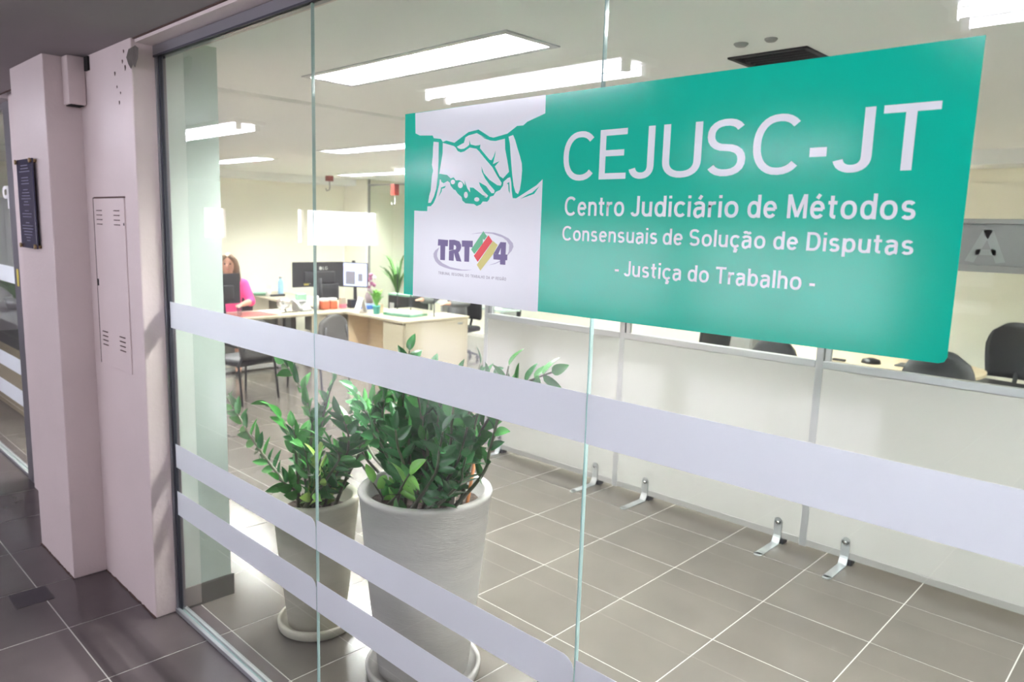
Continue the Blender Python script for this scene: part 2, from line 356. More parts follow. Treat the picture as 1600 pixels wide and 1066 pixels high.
# ------------------------------------------------------------------ glass front with frame and frosted bands
PX = [-3.515, -2.2455, -1.0445, .1565, 1.3575]
ZT = 2.628
def pane_front(idx, xs, zt):
    for k, (a, b) in enumerate(zip(xs, xs[1:])):
        a2, b2 = a + (.022 if k == 0 else .0022), b - .0022
        bm = bmesh.new(); r = bmesh.ops.create_cube(bm, size=1)
        for v in r['verts']: v.co = Vector((a2 + (v.co.x + .5) * (b2 - a2), G + (v.co.y + .5) * .010, .012 + (v.co.z + .5) * (zt - .012)))
        bmesh.ops.recalc_face_normals(bm, faces=bm.faces)
        me = bpy.data.meshes.new('window_1'); me.materials.append(M['glass']); me.materials.append(M['gedge'])
        for f in bm.faces: f.material_index = 0 if abs(f.normal.y) > .5 else 1
        bm.to_mesh(me); bm.free()
        w = link('window_%d' % idx, me, None); struct(w, 'clear glass pane of the office front'); idx += 1
        for z0, z1, rnd in ((1.418, 1.540, .0), (.744, .860, .022), (.506, .626, .022)):
            e0 = a2 + (.002 if k == 0 else 0); e1 = b2 - (.001 if rnd else 0)
            pts = [(e0, z0), (e1, z0)]
            if rnd: pts += [(e1, z1 - .03), (e1 - .006, z1 - .014), (e1 - rnd, z1 - .003), (e1 - .034, z1)]
            else: pts += [(e1, z1)]
            pts += [(e0, z1)]
            MB().prism(pts, 'y', G - .0006, G - .0001).make('frosted_band', 'frost', w)
    return idx
wn = pane_front(20, PX, ZT)
fr = MB().box(PX[0] - .002, PX[-1] + .4, G - .022, G + .032, ZT, 2.6665)
struct(fr.make('trim_5', 'alu'), 'grey aluminium top rail of the glass front')
struct(B(PX[0], PX[-1] + .4, G - .0225, G - .016, ZT - .008, ZT).make('trim_6', 'aludark'), 'dark gasket under the top rail')
struct(MB().box(PX[0] - .001, PX[0] + .012, G - .016, G + .028, 0, ZT).make('trim_7', 'alu'), 'thin aluminium side channel of the glass front')
struct(MB().box(PX[0] + .012, PX[0] + .026, G - .006, G + .020, 0, ZT).make('trim_8', 'aludark'))
struct(MB().box(PX[0], PX[-1] + .4, G - .020, G - .004, 0, .020).make('trim_9', 'alulight'), 'aluminium floor channel of the glass front')
struct(MB().box(PX[0], PX[-1] + .4, G + .012, G + .028, 0, .020).make('trim_10', 'alulight'))
struct(MB().box(PX[0], PX[-1] + .4, G - .004, G + .012, 0, .010).make('trim_11', 'aludark'))
# second front beyond the column
wn = pane_front(30, [-10.9, -9.7, -8.5, -7.3, -6.13], ZT)
struct(MB().box(-6.14, -5.9, G - .03, G + .035, 0, 2.667).box(-10.8, -5.9, G - .022, G + .032, ZT, 2.667).make('trim_12', 'alu'), 'aluminium frame of the glass front left of the column')
struct(MB().box(-10.8, -5.95, G - .020, G - .004, 0, .020).box(-10.8, -5.95, G + .012, G + .028, 0, .020).make('trim_13', 'alulight'))
struct(B(-14.6, -10.8, G, G + .1, 0, CZ).make('wall_left_front', 'lwall'))
tag(B(-6.07, -6.02, G - .0315, G - .030, 1.42, 1.54).make('yellow_sticker', 'ystick'), 'small yellow sticker on the aluminium frame left of the column', 'sticker')

# ------------------------------------------------------------------ stroke lettering (monoline grotesque)
def arc(cx, cy, rx, ry, a0, a1, n=14, e=2.25):
    out = []
    for i in range(n + 1):
        a = math.radians(a0 + (a1 - a0) * i / n); c, s = math.cos(a), math.sin(a)
        out.append((cx + rx * math.copysign(abs(c) ** (2 / e), c), cy + ry * math.copysign(abs(s) ** (2 / e), s)))
    return out
def glyphs(w):
    h = w / 2; X = .72; g = {}
    def bowl(W): return arc(W / 2, X / 2, W / 2 - h, X / 2 - h + .012, 0, 360, 28)
    g['o'] = (.60, [bowl(.60)])
    g['c'] = (.53, [arc(.30, X / 2, .30 - h, X / 2 - h + .012, 42, 318, 22)])
    g['e'] = (.57, [[(h, .375), (.57 - h, .375)], arc(.285, X / 2, .285 - h, X / 2 - h + .012, 2, 322, 26)])
    arch = [(h, X - .27)] + arc(.265, X - .27, .265 - h, .27 - h + .01, 180, 0, 12) + [(.53 - h, 0)]
    g['n'] = (.53, [[(h, 0), (h, X)], arch]); g['h'] = (.53, [[(h, 0), (h, 1.0)], arch])
    g['u'] = (.53, [[(.53 - h, 0), (.53 - h, X)], [(h, X)] + [(.53 - x, X - y) for x, y in arch[::-1]][::-1][0:0] + [(h, .27)] + arc(.265, .27, .265 - h, .27 - h + .01, 180, 360, 12)])
    g['t'] = (.36, [[(.15, .93), (.15, .2)] + arc(.29, .18, .14, .18 - h, 180, 275, 6), [(0, X - h), (.34, X - h)]])
    g['r'] = (.34, [[(h, 0), (h, X)], [(h, X - .26)] + arc(.30, X - .27, .30 - h, .27 - h, 180, 82, 7)])
    g['i'] = (w, [[(h, 0), (h, X)], [(h, .87), (h, 1.0)]]); g['l'] = (w, [[(h, 0), (h, 1.0)]])
    g['d'] = (.58, [arc(.28, X / 2, .28 - h, X / 2 - h + .012, 0, 360, 28), [(.58 - h, 0), (.58 - h, 1.0)]])
    g['b'] = (.58, [arc(.30, X / 2, .28 - h, X / 2 - h + .012, 0, 360, 28), [(h, 0), (h, 1.0)]])
    g['p'] = (.58, [arc(.30, X / 2, .28 - h, X / 2 - h + .012, 0, 360, 28), [(h, -.24), (h, X)]])
    a_ = [arc(.255, X - .21, .20, .21 - h + .01, 158, 0, 10) + [(.455, .13)] + arc(.53, .12, .075, .12 - h + .01, 180, 262, 4), [(.455, .43), (.34, .415)] + arc(.235, .21, .235 - h, .195, 82, 270, 12)[0:] + [(.30, .03 + h * .4), (.40, .10), (.455, .18)]]
    g['a'] = (.55, a_)
    def sshape(W, H):
        ry = (H / 2 - h) / 2 + .003
        return [arc(W / 2, H - h - ry + .008, W / 2 - h - .01, ry, 28, 270, 14) + arc(W / 2, h + ry - .008, W / 2 - h, ry, 90, -152, 14)[1:]]
    g['s'] = (.49, sshape(.49, X)); g['S'] = (.64, sshape(.64, 1.0))
    g['C'] = (.73, [arc(.40, .5, .40 - h, .5 - h + .012, 44, 316, 24)])
    g['J'] = (.46, [[(.46 - h, 1), (.46 - h, .26)] + arc(.23, .24, .23 - h, .24 - h + .01, 0, -168, 12)])
    g['U'] = (.66, [[(h, 1), (h, .3)] + arc(.33, .30, .33 - h, .30 - h + .01, 180, 360, 16) + [(.66 - h, 1)]])
    g['E'] = (.54, [[(h, 0), (h, 1)], [(0, 1 - h), (.54, 1 - h)], [(0, h), (.54, h)], [(0, .525), (.49, .525)]])
    g['T'] = (.62, [[(.31, 0), (.31, 1)], [(0, 1 - h), (.62, 1 - h)]])
    g['-'] = (.26, [[(0, .34), (.26, .34)]])
    g['M'] = (.80, [[(h, 0), (h, 1)], [(.80 - h, 0), (.80 - h, 1)], [(h + .02, .985), (.40, .06)], [(.80 - h - .02, .985), (.40, .06)]])
    g['D'] = (.66, [[(h, 0), (h, 1)], [(h, 1 - h), (.30, 1 - h)] + arc(.30, .5, .36 - h, .5 - h, 90, -90, 16) + [(h, h)]])
    g['R'] = (.62, [[(h, 0), (h, 1)], [(h, 1 - h), (.34, 1 - h)] + arc(.34, .73, .24 - h, .27 - h, 90, -90, 10) + [(h, .46 + h * .2)], [(.32, .48), (.58, 0)]])
    g['B'] = (.60, [[(h, 0), (h, 1)], [(h, 1 - h), (.33, 1 - h)] + arc(.33, .75, .22 - h, .25 - h, 90, -90, 8) + [(h, .52)], [(.33, .52)] + arc(.33, .27, .27 - h, .27 - h, 90, -90, 8) + [(h, h)]])
    g['I'] = (w, [[(h, 0), (h, 1)]]); g['L'] = (.48, [[(h, 0), (h, 1)], [(0, h), (.48, h)]])
    g['H'] = (.62, [[(h, 0), (h, 1)], [(.62 - h, 0), (.62 - h, 1)], [(h, .52), (.62 - h, .52)]])
    g['N'] = (.62, [[(h, 0), (h, 1)], [(.62 - h, 0), (.62 - h, 1)], [(h, .98), (.62 - h, .02)]])
    g['A'] = (.64, [[(.04, 0), (.32, .98)], [(.60, 0), (.32, .98)], [(.14, .30), (.50, .30)]])
    g['O'] = (.72, [arc(.36, .5, .36 - h, .5 - h, 0, 360, 28)])
    g['G'] = (.70, [arc(.38, .5, .38 - h, .5 - h + .01, 44, 352, 24) + [(.70 - h, .48)], [(.42, .46), (.70, .46)]])
    g['P'] = (.60, [[(h, 0), (h, 1)], [(h, 1 - h), (.34, 1 - h)] + arc(.34, .72, .26 - h, .28 - h, 90, -90, 12) + [(h, .44 + h)]])
    g['4'] = (.60, [[(.44, 0), (.44, .98)], [(.42, .97), (.05, .30)], [(.03, .28), (.60, .28)]])
    g[' '] = (.30, [])
    g['á'] = (.55, a_ + [[(.25, .82), (.36, .99)]]); g['é'] = (.57, g['e'][1] + [[(.25, .82), (.36, .99)]])
    til = [(.10, .84), (.16, .90), (.24, .90), (.32, .85), (.40, .85), (.46, .91)]
    g['ã'] = (.55, a_ + [til]); g['Ã'] = (.64, g['A'][1] + [[(x + .04, y + .24) for x, y in til]])
    g['ç'] = (.53, g['c'][1] + [[(.31, .02), (.31, -.08), (.38, -.13), (.35, -.22), (.22, -.22)]])
    g['ª'] = (.34, [[(x * .6, y * .6 + .5) for x, y in s_] for s_ in a_])
    return g
def strokes(word, w, gap, thin=None):
    g = glyphs(w); x = 0; out = []
    for ch in word:
        a, ss = g[ch]; out += [[(px + x, py) for px, py in s_] for s_ in ss]; x += a + gap
    return out, x - gap
def ribbon(bm, pts, hw, y):
    k = len(pts); P2 = [Vector(p) for p in pts]; closed = (P2[0] - P2[-1]).length < 1e-6
    L, R = [], []
    for i in range(k):
        if closed: a, b = P2[(i - 1) % (k - 1)], P2[(i + 1) % (k - 1) if i < k - 1 else 1]
        else: a, b = P2[max(i - 1, 0)], P2[min(i + 1, k - 1)]
        d1 = (P2[i] - a); d2 = (b - P2[i])
        if d1.length < 1e-9: d1 = d2
        if d2.length < 1e-9: d2 = d1
        d1, d2 = d1.normalized(), d2.normalized(); d = (d1 + d2).normalized(); n = Vector((-d.y, d.x))
        m_ = hw / max(.5, abs(n.dot(Vector((-d1.y, d1.x)))))
        L.append(bm.verts.new((P2[i].x + n.x * m_, y, P2[i].y + n.y * m_))); R.append(bm.verts.new((P2[i].x - n.x * m_, y, P2[i].y - n.y * m_)))
    for i in range(k - 1): bm.faces.new((L[i], L[i + 1], R[i + 1], R[i]))
def write(bm, word, x0, x1, zb, cap, w, y, gap=.16, shear=0.0):
    """letters of cap height cap on the line zb, fitted between x0 and x1"""
    ss, W = strokes(word, w, gap); sx = (x1 - x0) / W
    fx = sx / cap      # horizontal squeeze
    for q_, s_ in enumerate(ss):
        tmp = bmesh.new(); ribbon(tmp, s_, w / 2, 0)
        for v in tmp.verts: v.co = Vector((x0 + v.co.x * sx, y - q_ % 5 * 2e-5, zb + v.co.z * cap))
        me = bpy.data.meshes.new('t'); tmp.to_mesh(me); tmp.free(); bm.from_mesh(me); bpy.data.meshes.remove(me)

# ------------------------------------------------------------------ the sign
ART= [[(-1.699,2.2342),(-1.2082,2.2359),(-1.2081,2.1934),(-1.2655,2.1785),(-1.2788,2.1707),(-1.2995,2.1709),(-1.3324,2.1546),(-1.3818,2.1478),(-1.3959,2.1511),(-1.4376,2.1717),(-1.4761,2.1678),(-1.4883,2.1625),(-1.531,2.1436),(-1.5638,2.1513),(-1.5783,2.1484),(-1.5865,2.1569),(-1.6163,2.1606),(-1.622,2.1683),(-1.6779,2.1718),(-1.6971,2.1789)],[(-1.6173,2.1513),(-1.5954,2.1486),(-1.5952,2.0988),(-1.5975,2.0568),(-1.6033,2.023),(-1.6129,2.0018),(-1.6261,1.9851),(-1.6373,1.9847),(-1.6333,2.0041),(-1.6268,2.0191),(-1.6226,2.0575),(-1.6179,2.0733),(-1.6233,2.0894),(-1.6198,2.1146),(-1.6193,2.1356)],[(-1.5783,2.1459),(-1.5332,2.1352),(-1.5252,2.1307),(-1.5171,2.1212),(-1.5045,2.1171),(-1.4907,2.1189),(-1.4697,2.1278),(-1.4441,2.1235),(-1.4305,2.114),(-1.4302,2.1131),(-1.4043,2.0913),(-1.3824,2.0736),(-1.3641,2.0515),(-1.3479,2.0343),(-1.35,2.0272),(-1.3632,2.0286),(-1.3919,2.0425),(-1.4139,2.0601),(-1.4235,2.0775),(-1.4213,2.064),(-1.4099,2.0478),(-1.3914,2.0304),(-1.3725,2.0155),(-1.3737,2.0087),(-1.3835,2.0088),(-1.3945,2.0182),(-1.4038,2.0269),(-1.4313,2.038),(-1.4273,2.0286),(-1.4123,2.0136),(-1.3957,2.0024),(-1.4009,1.9975),(-1.4118,2.0001),(-1.3998,2.0001),(-1.4164,2.0042),(-1.4314,2.0124),(-1.4527,2.0238),(-1.4664,2.0246),(-1.4645,2.0118),(-1.4755,2.0221),(-1.4819,2.0334),(-1.4875,2.0447),(-1.4858,2.0304),(-1.496,2.0398),(-1.5086,2.0446),(-1.5227,2.0445),(-1.5309,2.0526),(-1.5436,2.0502),(-1.5583,2.0595),(-1.591,2.064),(-1.5836,2.0963),(-1.5783,2.119)],[(-1.5206,2.1325),(-1.5021,2.1386),(-1.4929,2.1411),(-1.4872,2.1549),(-1.4752,2.1591),(-1.444,2.1631),(-1.4246,2.1549),(-1.4052,2.1459),(-1.4317,2.1568),(-1.4135,2.1473),(-1.392,2.1412),(-1.3745,2.139),(-1.3404,2.1429),(-1.3386,2.117),(-1.3297,2.0883),(-1.3228,2.061),(-1.3432,2.045),(-1.3555,2.0512),(-1.3664,2.0659),(-1.3738,2.0757),(-1.358,2.0883),(-1.381,2.082),(-1.3738,2.1045),(-1.3728,2.1151),(-1.3799,2.0999),(-1.3866,2.0918),(-1.3937,2.0933),(-1.4121,2.1086),(-1.4306,2.1241),(-1.4291,2.1337),(-1.4453,2.1302),(-1.4311,2.1327),(-1.4474,2.1316),(-1.4669,2.1357),(-1.4712,2.1469),(-1.472,2.135),(-1.4804,2.1304),(-1.4925,2.126),(-1.5048,2.1256),(-1.5142,2.1281)],[(-1.3277,2.1468),(-1.3122,2.15),(-1.3051,2.1384),(-1.296,2.1171),(-1.2869,2.0982),(-1.2796,2.0794),(-1.2779,2.0631),(-1.2795,2.0399),(-1.2834,2.0166),(-1.2894,2.0054),(-1.2979,2.0098),(-1.3053,2.0264),(-1.3115,2.0548),(-1.316,2.0831),(-1.3194,2.1066),(-1.3222,2.1278)],[(-1.3179,2.0474),(-1.314,2.036),(-1.3115,2.0147),(-1.3073,1.9957),(-1.2956,1.9951),(-1.281,2.0014),(-1.2493,2.0161),(-1.2276,2.0261),(-1.2089,2.0399),(-1.2098,1.7173),(-1.702,1.7174),(-1.6987,1.9632),(-1.674,1.962),(-1.641,1.9617),(-1.6405,1.975),(-1.6259,1.9754),(-1.6142,1.9836),(-1.6044,1.9974),(-1.5966,2.0187),(-1.5903,2.0355),(-1.589,2.0481),(-1.584,2.048),(-1.5822,2.0417),(-1.5723,2.0377),(-1.5562,2.0432),(-1.5465,2.0388),(-1.543,2.0304),(-1.53,2.0198),(-1.5236,2.0187),(-1.5139,2.0093),(-1.4979,1.9998),(-1.4945,1.9905),(-1.4819,1.9833),(-1.4483,1.9812),(-1.4376,1.9761),(-1.4229,1.9802),(-1.4158,1.9872),(-1.3994,1.9871),(-1.4168,1.9878),(-1.3987,1.987),(-1.3918,1.9926),(-1.3885,1.9999),(-1.3762,2.0022),(-1.3678,2.0118),(-1.3524,2.0164),(-1.3425,2.027),(-1.3411,2.0366),(-1.3262,2.0457)],[(-1.5255,2.04),(-1.5266,2.037),(-1.5297,2.0348),(-1.5342,2.034),(-1.5387,2.0349),(-1.542,2.0373),(-1.5433,2.0404),(-1.5422,2.0435),(-1.539,2.0457),(-1.5345,2.0465),(-1.53,2.0455),(-1.5267,2.0432)],[(-1.4936,2.0316),(-1.4948,2.0273),(-1.4983,2.0242),(-1.5033,2.0231),(-1.5083,2.0244),(-1.5121,2.0276),(-1.5136,2.032),(-1.5123,2.0363),(-1.5088,2.0394),(-1.5038,2.0404),(-1.4988,2.0391),(-1.4951,2.0359)],[(-1.4734,2.0052),(-1.4743,2.0009),(-1.477,1.9978),(-1.4808,1.9966),(-1.4847,1.9978),(-1.4876,2.001),(-1.4888,2.0053),(-1.4879,2.0096),(-1.4851,2.0127),(-1.4813,2.0138),(-1.4775,2.0126),(-1.4746,2.0095)],[(-1.4284,1.9933),(-1.4296,1.9905),(-1.4331,1.9884),(-1.438,1.9877),(-1.443,1.9884),(-1.4467,1.9905),(-1.4481,1.9934),(-1.4469,1.9962),(-1.4433,1.9983),(-1.4384,1.999),(-1.4335,1.9982),(-1.4298,1.9961)]]
CRE= [[(-1.5624,2.0308),(-1.5671,2.025),(-1.5785,2.0226),(-1.58,2.0153),(-1.5928,2.0006),(-1.5849,2.0164),(-1.5825,2.0265)],[(-1.3297,2.032),(-1.3207,2.0357),(-1.3172,2.0064),(-1.3222,2.0148),(-1.3242,2.0303)],[(-1.2807,1.9936),(-1.2552,2.0046),(-1.241,2.0086),(-1.2302,2.0159),(-1.2181,2.0237),(-1.2345,2.0056),(-1.2518,2.0011)]]
LOGO= {'p':[[(-1.5911,1.8846),(-1.5494,1.8837),(-1.55,1.8666),(-1.5608,1.8665),(-1.5611,1.8276),(-1.581,1.8278),(-1.5812,1.8674),(-1.5922,1.867)],[(-1.5449,1.8844),(-1.5226,1.8851),(-1.503,1.8816),(-1.4954,1.8722),(-1.4952,1.8642),(-1.4998,1.8559),(-1.5058,1.8516),(-1.4929,1.8274),(-1.5136,1.8279),(-1.5241,1.85),(-1.5247,1.8278),(-1.5447,1.8281),(-1.5446,1.854),(-1.5256,1.8581),(-1.517,1.8592),(-1.5152,1.865),(-1.5173,1.8698),(-1.5252,1.8711),(-1.5256,1.8581),(-1.5447,1.8557)],[(-1.4927,1.8844),(-1.4495,1.8847),(-1.4496,1.8675),(-1.4618,1.8679),(-1.4625,1.8283),(-1.4813,1.828),(-1.4821,1.8679),(-1.4922,1.8675)],[(-1.3457,1.885),(-1.3256,1.8848),(-1.3261,1.854),(-1.3197,1.854),(-1.3197,1.8398),(-1.3259,1.8395),(-1.3261,1.8277),(-1.345,1.8278),(-1.3454,1.8393),(-1.3697,1.8396),(-1.3702,1.8536),(-1.3521,1.8536),(-1.3438,1.8532),(-1.3436,1.8701),(-1.3521,1.8536),(-1.3702,1.8539)]],'g':[[(-1.41,1.9112),(-1.396,1.8984),(-1.4058,1.8883),(-1.4109,1.8909),(-1.4112,1.8792),(-1.4425,1.8503),(-1.4558,1.8617)]],'r':[[(-1.3905,1.9009),(-1.375,1.8859),(-1.429,1.83),(-1.4442,1.8452)]],'y':[[(-1.3732,1.8867),(-1.3552,1.8773),(-1.3709,1.8535),(-1.4178,1.8075),(-1.4322,1.8222),(-1.4144,1.8421)]],'s':[[(-1.4606,1.9021),(-1.4328,1.9063),(-1.3987,1.9092),(-1.3696,1.9084),(-1.3432,1.9037),(-1.3171,1.8953),(-1.3018,1.8838),(-1.2993,1.8748),(-1.3052,1.864),(-1.3216,1.8497),(-1.3147,1.8636),(-1.3143,1.8788),(-1.3233,1.8891),(-1.3386,1.897),(-1.3761,1.9051),(-1.4099,1.9066)],[(-1.5862,1.8623),(-1.6028,1.8532),(-1.6104,1.8445),(-1.6097,1.8345),(-1.6021,1.823),(-1.5863,1.813),(-1.5631,1.8076),(-1.5378,1.8041),(-1.5056,1.8027),(-1.4765,1.804),(-1.4481,1.8077),(-1.4886,1.8058),(-1.5379,1.8098),(-1.571,1.8188),(-1.5893,1.8287),(-1.5946,1.8368),(-1.5944,1.8469)],[(-1.3887,1.823),(-1.3622,1.8284),(-1.3405,1.8365),(-1.3196,1.8513),(-1.3407,1.8395),(-1.3622,1.8307)]]}
HH = [('C', -1.1455, -1.0536), ('E', -1.0401, -0.9668), ('J', -0.9601, -0.8962), ('U', -0.8754, -0.7846), ('S', -0.774, -0.689), ('C', -0.6747, -0.5823), ('-', -0.5653, -0.5348), ('J', -0.5235, -0.4578), ('T', -0.4449, -0.3578)]
TT = [('Centro', -1.1356, -0.9658), ('Judiciário', -0.9483, -0.6955), ('de', -0.6765, -0.6178), ('Métodos', -0.5975, -0.3791), ('Consensuais', -1.1397, -0.8762), ('de', -0.8625, -0.8147), ('Solução', -0.7994, -0.635), ('de', -0.6193, -0.572), ('Disputas', -0.5558, -0.3763), ('-', -0.9823, -0.9715), ('Justiça', -0.9575, -0.8123), ('do', -0.7972, -0.7488), ('Trabalho', -0.7339, -0.5588), ('-', -0.544, -0.534), ('TRIBUNAL REGIONAL DO TRABALHO DA 4ª REGIÃO', -1.5884, -1.322)]
SX0, SX1, SZ0, SZ1 = -1.7450, -.3078, 1.7198, 2.2358
t = thing('office_sign', 'green and white CEJUSC-JT vinyl sign with a handshake, stuck on the glass', 'sign', (-1.0264, G - .001, SZ0))
off = Vector((1.0264, -(G - .001), -SZ0))
YF = G - .0016
def spart(b, name, m, label=None):
    bmesh.ops.translate(b.bm, vec=off, verts=b.bm.verts)
    o = b.make(name, m, t)
    if label: o['label'] = label
    return o
pts = [(SX0, SZ0 - .001), (SX1 - .012, SZ0 + .001), (SX1 - .004, SZ0 + .004), (SX1, SZ0 + .012), (SX1, SZ1), (SX0, SZ1 - .0005)]
spart(MB().prism(pts, 'y', YF, G - .0007), 'backing_film', 'signg', 'green vinyl ground')
b = MB()
for p in ART: b.poly([(x, YF - .0002, z) for x, z in p])
spart(b, 'handshake_print', 'signw', 'white field with two clasped hands')
for p in CRE: spart(MB().poly([(x, YF - .0004, z) for x, z in p]), 'crease_print', 'signg')
for p in LOGO['s']: spart(MB().poly([(x, YF - .0004, z) for x, z in p]), 'logo_ring', 'swoosh', 'pale lavender arc')
for key, m_, nm in (('g', 'green', 'green'), ('r', 'red', 'red'), ('y', 'yellow', 'yellow')):
    b = MB()
    for p in LOGO[key]: b.poly([(x, YF - .0005, z) for x, z in p])
    spart(b, 'logo_stripe', m_, nm + ' slanted stripe')
for p, ch in zip(LOGO['p'], 'TRT4'): spart(MB().poly([(x, YF - .0006, z) for x, z in p]), 'logo_letter', 'purple', 'purple letter ' + ch if ch != '4' else 'purple figure 4')
b = MB()
for ch, x0, x1 in HH:
    write(b.bm, ch, x0, x1, 2.0352, .1080, .122 if ch != '-' else .15, YF - .0003)
spart(b, 'heading_lettering', 'signw', 'CEJUSC-JT')
for nm, rows_ in (('subtitle_lettering', (TT[0:4], 1.9543, .0435)), ('subtitle_lettering', (TT[4:9], 1.8962, .0335)), ('subtitle_lettering', (TT[9:14], 1.8232, .0335))):
    b = MB()
    for word, x0, x1 in rows_[0]: write(b.bm, word, x0, x1, rows_[1], rows_[2], .143, YF - .0003, gap=.125)
    spart(b, nm, 'signw')
b = MB(); write(b.bm, TT[14][0], TT[14][1], TT[14][2], 1.7872, .0078, .15, YF - .0003, gap=.2)
spart(b, 'caption_lettering', 'greytext', 'TRIBUNAL REGIONAL DO TRABALHO DA 4ª REGIÃO')
# reversed letter on the left front
b = MB(); write(b.bm, 'P', 0, .17, 1.955, .16, .15, 0)
for v in b.bm.verts: v.co = Vector((-6.275 - v.co.x, G - .0012, v.co.z))
tag(b.make('window_letter', 'white'), 'white letter P seen reversed on the far left glass', 'letter')
# ------------------------------------------------------------------ ceiling lights
def louvre_light(name='ceiling_light'):
    t = bpy.data.objects.new(name, None); COL.objects.link(t); t.empty_display_size = .1
    b = MB(); L, W_, D = FL, FW, .10
    b.box(-L, L, -W_, -W_ + .004, 0, D).box(-L, L, W_ - .004, W_, 0, D).box(-L, -L + .004, -W_, W_, 0, D).box(L - .004, L, -W_, W_, 0, D).box(-L, L, -W_, W_, D, D + .004)
    b.make('housing', 'fixt', t)
    f = MB(); e = .030
    f.box(-L - .004, L + .004, -W_ - .004, -W_ + e, -.006, 0).box(-L - .004, L + .004, W_ - e, W_ + .004, -.006, 0).box(-L - .004, -L + e, -W_, W_, -.006, 0).box(L - e, L + .004, -W_, W_, -.006, 0)
    f.make('frame', 'alulight', t)
    for s in (-.075, .075):
        MB().tube([(-L + .05, s, .050), (L - .05, s, .050)], .014, 8).make('tube', 'tube', t, True)
    g = MB()
    g.box(-L + e, L - e, -.002, .002, 0, .030)
    for k in range(1, 20):
        x = -L + e + k * (2 * L - 2 * e) / 20; g.box(x - .001, x + .001, -W_ + e, W_ - e, .0, .030)
    g.make('louvre', 'louver', t)
    return t
lab = ['recessed fluorescent light with louvre nearest the glass, above the green sign\'s left end', 'recessed louvred ceiling light near the glass at the right', 'recessed louvred ceiling light near the glass behind the column', 'recessed louvred ceiling light behind the column farthest left near the glass',
 'recessed louvred ceiling light above the seated woman, at the left', 'recessed louvred ceiling light in the second row, left of the sign', 'recessed louvred ceiling light in the second row hidden by the sign', 'added louvred ceiling light in the second row, out of view, brightening the far right wall',
 'recessed ceiling light in the farthest row by the corner column', 'recessed ceiling light in the farthest row, second from the left', 'recessed ceiling light in the farthest row, third from the left', 'added ceiling light in the farthest row, out of view, brightening the far right wall']
l0 = louvre_light()
for k, ((x, y), s) in enumerate(zip(FX, lab)):
    o = l0 if k == 0 else copy_tree(l0)
    o.location = (x, y, CZ); tag(o, s, 'ceiling light', 'recessed louvred lights in the office ceiling')
def lobby_light():
    t = bpy.data.objects.new('lobby_light', None); COL.objects.link(t)
    B(-.70, .70, -.13, .13, -.030, 0, .004).make('tray', 'fixt', t)
    for s in (-.075, .075):
        MB().tube([(-.66, s, -.055), (.66, s, -.055)], .015, 8).make('tube', 'tubel', t, True)
        for e in (-.67, .67): B(e - .012, e + .012, s - .018, s + .018, -.078, -.030).make('socket', 'whiteplastic', t)
    return t
ll = lobby_light()
for k, (x, y, s) in enumerate([(-6.2, -.07, 'surface mounted twin tube lobby light, left one of the row by the glass'), (-2.63, -.07, 'surface mounted twin tube lobby light above the camera, mirrored over the sign'), (-.04, -.07, 'surface mounted twin tube lobby light at the right of the row by the glass'),
        (-2.85, -3.4, 'surface mounted twin tube light deeper in the lobby, right one'), (-7.3, -3.4, 'surface mounted twin tube light deeper in the lobby, left one'), (1.0, -3.4, 'added twin tube light behind the camera to the right, unseen, brightening the column sides'), (1.0, -6.2, 'added twin tube light far behind the camera, unseen, brightening the column sides')]):  # the last two are extras added to brighten the column sides
    o = ll if k == 0 else copy_tree(ll)
    o.location = (x, y, LZ); tag(o, s, 'ceiling light', 'twin tube lights in the lobby')
t = thing('ceiling_vent', 'dark open hatch in the office ceiling above the sign', 'vent', (-1.545, 3.315, CZ))
B(-.165, .165, -.145, .145, .08, .085).make('back_plate', 'grate', t)
MB().box(-.18, -.160, -.16, .16, -.008, .08).box(.160, .18, -.16, .16, -.008, .08).box(-.18, .18, -.16, -.140, -.008, .08).box(-.18, .18, .140, .16, -.008, .08).make('frame', 'grate', t)
for k in range(6): B(-.16, .16, -.115 + k * .046, -.110 + k * .046, 0, .03).make('slat', 'grate', t)
for k, (x, y, r) in enumerate([(-1.564, 2.965, .030), (-1.432, 2.962, .026)]):
    tag(MB().lathe([(0, -.012), (r * .7, -.012), (r, -.004), (r, .002)], (x, y, CZ), 20).make('ceiling_sensor', 'greymetal', None, True), 'small round grey ceiling sensor, ' + ('left' if k == 0 else 'right') + ' of two before the hatch', 'sensor', 'sensors before the hatch')
for x, y, zt, s in [(-10.97, 6.95, CZ - .0, 'dark red hook bracket hanging at the corner of the left office wall'), (-9.9, 7.5, 2.5, 'dark red hook bracket hanging in front of the far glazing')]:
    t = thing('ceiling_bracket', s, 'bracket', (x, y, zt))
    B(-.05, .05, -.05, .05, -.09, 0 if zt > 2.6 else .09, .008).make('base', 'redp', t)
    MB().tube([(0, 0, -.09), (0, .01, -.17), (0, .0, -.23), (0, -.05, -.25), (0, -.07, -.21)], .010, 6).make('hook', 'greymetal', t, True)

